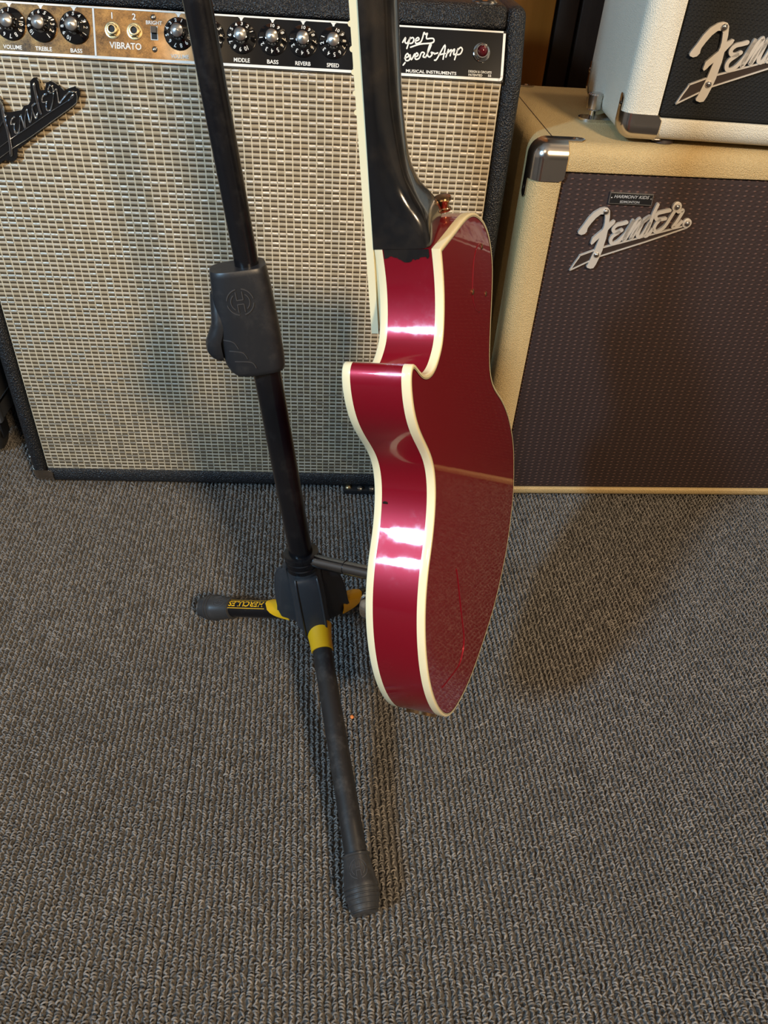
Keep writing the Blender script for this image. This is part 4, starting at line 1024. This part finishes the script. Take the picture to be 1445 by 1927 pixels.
fC = Vector((HB.x + .235 * math.cos(azC), HB.y + .235 * math.sin(azC), .018))
def leg(foot, kind):
    C0 = HB + Vector((0, 0, -.004))
    d = (foot - C0).normalized(); L = (foot - C0).length
    hz_ = Vector((d.x, d.y, 0)).normalized(); sd = Vector((0, 0, 1)).cross(hz_); up = d.cross(sd) * -1 if d.cross(sd).z < 0 else d.cross(sd)
    lg_m = M['leg_scuffed'] if kind == 'A' else M['tube_black']
    bm = bmesh.new(); lathe(bm, C0 + d * .022, foot, [(0, .0108), (L - .022 - .006, .0108)], 32); lo = sfin(bm, 'leg', lg_m)
    # boot
    bt = .050
    p0 = foot - d * (bt - .012); bm = bmesh.new()
    prof = [(0, .0118), (.0006, .0135), (.0022, .0136), (.0030, .0124), (.0045, .0126), (.026, .0158)]
    for k in range(5):
        t0 = .0275 + k * .0045; r_ = .0165 - .0002 * k - (.0012 * max(0, k - 2))
        prof += [(t0, r_), (t0 + .0026, r_), (t0 + .0031, r_ - .0011), (t0 + .0041, r_ - .0011)]
    prof += [(.0505, .0128), (.0515, .0110)]
    lathe(bm, p0, p0 + d, prof, 36); bo = sfin(bm, 'rubber_boot', M['rubber'], 30, lo)
    # emblem moulded on the boot
    vw = (Vector((0, 0, cam_d['h'])) - p0).normalized(); nn = (vw - d * vw.dot(d)).normalized(); 
    if kind == 'B': nn = (up * .8 + nn * .2).normalized()
    tt = d.cross(nn)
    def bsurf(u, v, dd):
        t_ = .0150 - v; r_ = .0126 + (.0158 - .0126) * (t_ - .0045) / .0215 + dd; a = u / .0145
        return p0 + d * t_ + (nn * math.cos(a) + tt * math.sin(a)) * r_
    bm = bmesh.new(); emblem(bm, bsurf, .0086, .0007, -.0003, .0004); sfin(bm, 'boot_emblem', M['mould_edge'], 0, bo)
    # bracket: ribbed channel from the collar down over the leg
    bm = bmesh.new(); hw = .0142; RO = {'A': .0300, 'B': .0360, 'C': .0410}[kind]
    prof_b = [(.0150, .0620), (.0200, .0615)]
    for k in range(1, 9):
        th = PI / 2 * k / 8; prof_b.append((.0200 + (RO - .0200) * math.sin(th), .0610 * math.cos(th) ** 1.0 + (.004 if kind == 'A' else -.001) * (1 - math.cos(th))))
    prof_b += [(RO + .001, -.008), (RO - .002, -.0165), (.0100, -.0165)]
    rings = []
    for s_ in (-1, 1):
        rings.append([onpole(t_) + hz_ * r_ + sd * s_ * hw * (.90 + .10 * min(1, (r_ - .015) / .012)) for r_, t_ in prof_b])
    loft(bm, rings); bmesh.ops.recalc_face_normals(bm, faces=bm.faces)
    es = [e for e in bm.edges if e.calc_face_angle(0) > 1.0]
    bmesh.ops.bevel(bm, geom=es, offset=.0016, segments=2, profile=.5, affect='EDGES'); bk = sfin(bm, 'leg_bracket', M['moulded_hub'], 40)
    bm = bmesh.new()          # raised side ribs of the bracket
    for s_ in (-1, 1):
        sweep(bm, [onpole(t_) + hz_ * (r_ + .0004) + sd * s_ * (hw - .0018) * (.90 + .10 * min(1, (r_ - .015) / .012)) for r_, t_ in prof_b[1:-2]], .0013, 8)
    sfin(bm, 'bracket_rib', M['moulded_hub'], 50, bk)
    # yellow release clip wrapped over the tube just outside the bracket
    bm = bmesh.new(); ringsc = []
    a_lo, a_hi = (math.radians(-98), math.radians(98))
    t0_, t1_ = (.020, .0515) if kind == 'A' else (.030, .0665 if kind == 'B' else .064)
    for k in range(9):
        f = k / 8; t_ = t0_ + (t1_ - t0_) * f; rad = .0122 + .0030 * (1 - f) ** 2; sc_ = 1.0 if kind == 'A' else math.sqrt(max(.02, 1 - f ** 2.4))
        ro = []; ri = []
        for j in range(15):
            a = (a_lo + (a_hi - a_lo) * j / 14) * sc_
            dirn = up * math.cos(a) + sd * math.sin(a)
            ro.append(C0 + d * t_ + dirn * rad); ri.append(C0 + d * t_ + dirn * (rad - .0012))
        ringsc.append(ro + ri[::-1])
    loft(bm, ringsc); sfin(bm, 'yellow_clip', M['yellow'], 40)['label'] = 'bright yellow leg clip'
    if kind == 'B':
        # lettering printed along the tube, tops of the letters towards the room
        ux = d; a0 = 0.28; rr_ = .0108 + .0002
        def tsurf(u, v, dd):
            a = a0 + v / .0108
            return C0 + d * (L * .60 + u) + (up * math.cos(a) + sd * math.sin(a)) * (rr_ + dd)
        bm = bmesh.new(); add_text(bm, 'HERCULES', tsurf, .0540, .0072)
        sfin(bm, 'tube_lettering', M['yellow'], 0, lo)
        bm = bmesh.new(); hx_, hy_ = .0305, .0056
        for s0, s1 in (((-hx_, -hy_), (hx_ - .001, -hy_)), ((-hx_, hy_), (hx_ - .001, hy_)), ((hx_, -hy_ + .001), (hx_, hy_ - .001))):
            stroke(bm, [(s0[0] + (s1[0] - s0[0]) * k / 4, s0[1] + (s1[1] - s0[1]) * k / 4) for k in range(5)], .0007, tsurf, 0, .0001, False, False)
        sfin(bm, 'tube_frame', M['yellow'], 0, lo)
leg(fA, 'A'); leg(fB, 'B'); leg(fC, 'C')
# lower rest arm, reaching to the guitar's face
ga = Vector((0.0434, 0.5258, 0.1998)); a0_ = onpole(.0735)
dr = (ga - a0_).normalized(); LA = (ga - a0_).length
bm = bmesh.new(); lathe(bm, a0_ + dr * .010, ga, [(0, .0074), (.046, .0074), (.0462, .0066), (.0478, .0066), (.048, .0074), (LA - .010 - .016, .0074)], 28)
sfin(bm, 'rest_arm', simple('dark_steel', (.30, .31, .33), .20, 1.0), 35)
bm = bmesh.new(); lathe(bm, ga - dr * .030, ga, [(0, .0085), (.002, .0100), (.026, .0105), (.0295, .0085)], 24); sfin(bm, 'rest_pad', M['rubber'], 40)
# yoke above the frame
gneck = gt.matrix_world @ Vector((.1525, .905, nf(.905) - BT - .010))
pt = onpole(.975); hor = Vector((gneck.x - pt.x, gneck.y - pt.y, 0)); hl = hor.length; hor.normalize(); sdv = Vector((0, 0, 1)).cross(hor)
bm = bmesh.new(); sweep(bm, [pt, pt + hor * (hl * .45) + Vector((0, 0, (gneck.z - pt.z) * .5)), Vector((gneck.x, gneck.y, gneck.z)) - hor * .035], .008, 14)
bm2 = bmesh.new()
gx = Vector([GM[i][0] for i in range(3)]); gn = Vector([GM[i][2] for i in range(3)])
yc = gneck + gn * .034
sweep(bm2, [yc - gx * .042 - gn * .066, yc - gx * .042, yc - gx * .034 + gn * .006, yc, yc + gx * .034 + gn * .006, yc + gx * .042, yc + gx * .042 - gn * .066], .0075, 14)
sfin(bm, 'yoke_arm', M['tube_black'], 40); sfin(bm2, 'yoke', M['rubber'], 40)

# ================================================================== SMALL THINGS
# case on a caster at the far left edge
cs = empty('rolling_case', (-0.583, 0.925, 0), D['amp'][0] - .02, 'black flight case on casters at the left edge, beside the black combo amplifier', 'case')
bm = bmesh.new(); add_box(bm, -.42, 0, .0, .28, .068, .56, .004, 2); finish(bm, 'case_body', simple('case_laminate', (.050, .053, .058), .35), cs)
for z0_ in (.096, .545):
    bm = bmesh.new(); add_box(bm, -.422, .0015, -.0015, .2815, z0_, z0_ + .006, .001, 1); finish(bm, 'metal_rail', M['nickel'], cs)
bm = bmesh.new(); add_box(bm, -.012, .0016, -.0016, .012, .068, .56, .003, 2); finish(bm, 'edge_rail', simple('rail_alu', (.28, .29, .31), .35, .8), cs)
for x_, y_ in ((-.032, .035), (-.38, .035), (-.032, .24), (-.38, .24)):
    bm = bmesh.new(); lathe(bm, (x_ - .012, y_, .030), (x_ + 1, y_, .030), [(0, .020), (.003, .028), (.008, .030), (.016, .030), (.021, .028), (.024, .020)], 32); wh = finish(bm, 'caster_wheel', M['rubber'], cs, 35)
    bm = bmesh.new(); lathe(bm, (x_ - .014, y_, .030), (x_ + 1, y_, .030), [(0, .006), (.001, .012), (.027, .012), (.028, .006)], 20); finish(bm, 'wheel_hub', M['black_plastic'], wh)
    bm = bmesh.new(); add_box(bm, x_ - .018, x_ + .018, y_ - .022, y_ + .022, .062, .069, .001, 1); add_box(bm, x_ - .017, x_ - .0145, y_ - .012, y_ + .012, .024, .064); add_box(bm, x_ + .0145, x_ + .017, y_ - .012, y_ + .012, .024, .064)
    finish(bm, 'caster_fork', M['black_plastic'], cs)
# crumb on the carpet beside the front leg
bm = bmesh.new(); bmesh.ops.create_icosphere(bm, subdivisions=2, radius=.0024)
rng = np.random.default_rng(5)
for v in bm.verts: v.co *= 1 + rng.normal(0, .14); v.co.z *= .7
cb = finish(bm, 'crumb', M['orange'], None, 60); cb.location = (-0.0189, 0.5033, 0.001); cb['label'] = 'tiny orange crumb on the carpet just right of the front stand leg'; cb['category'] = 'crumb'
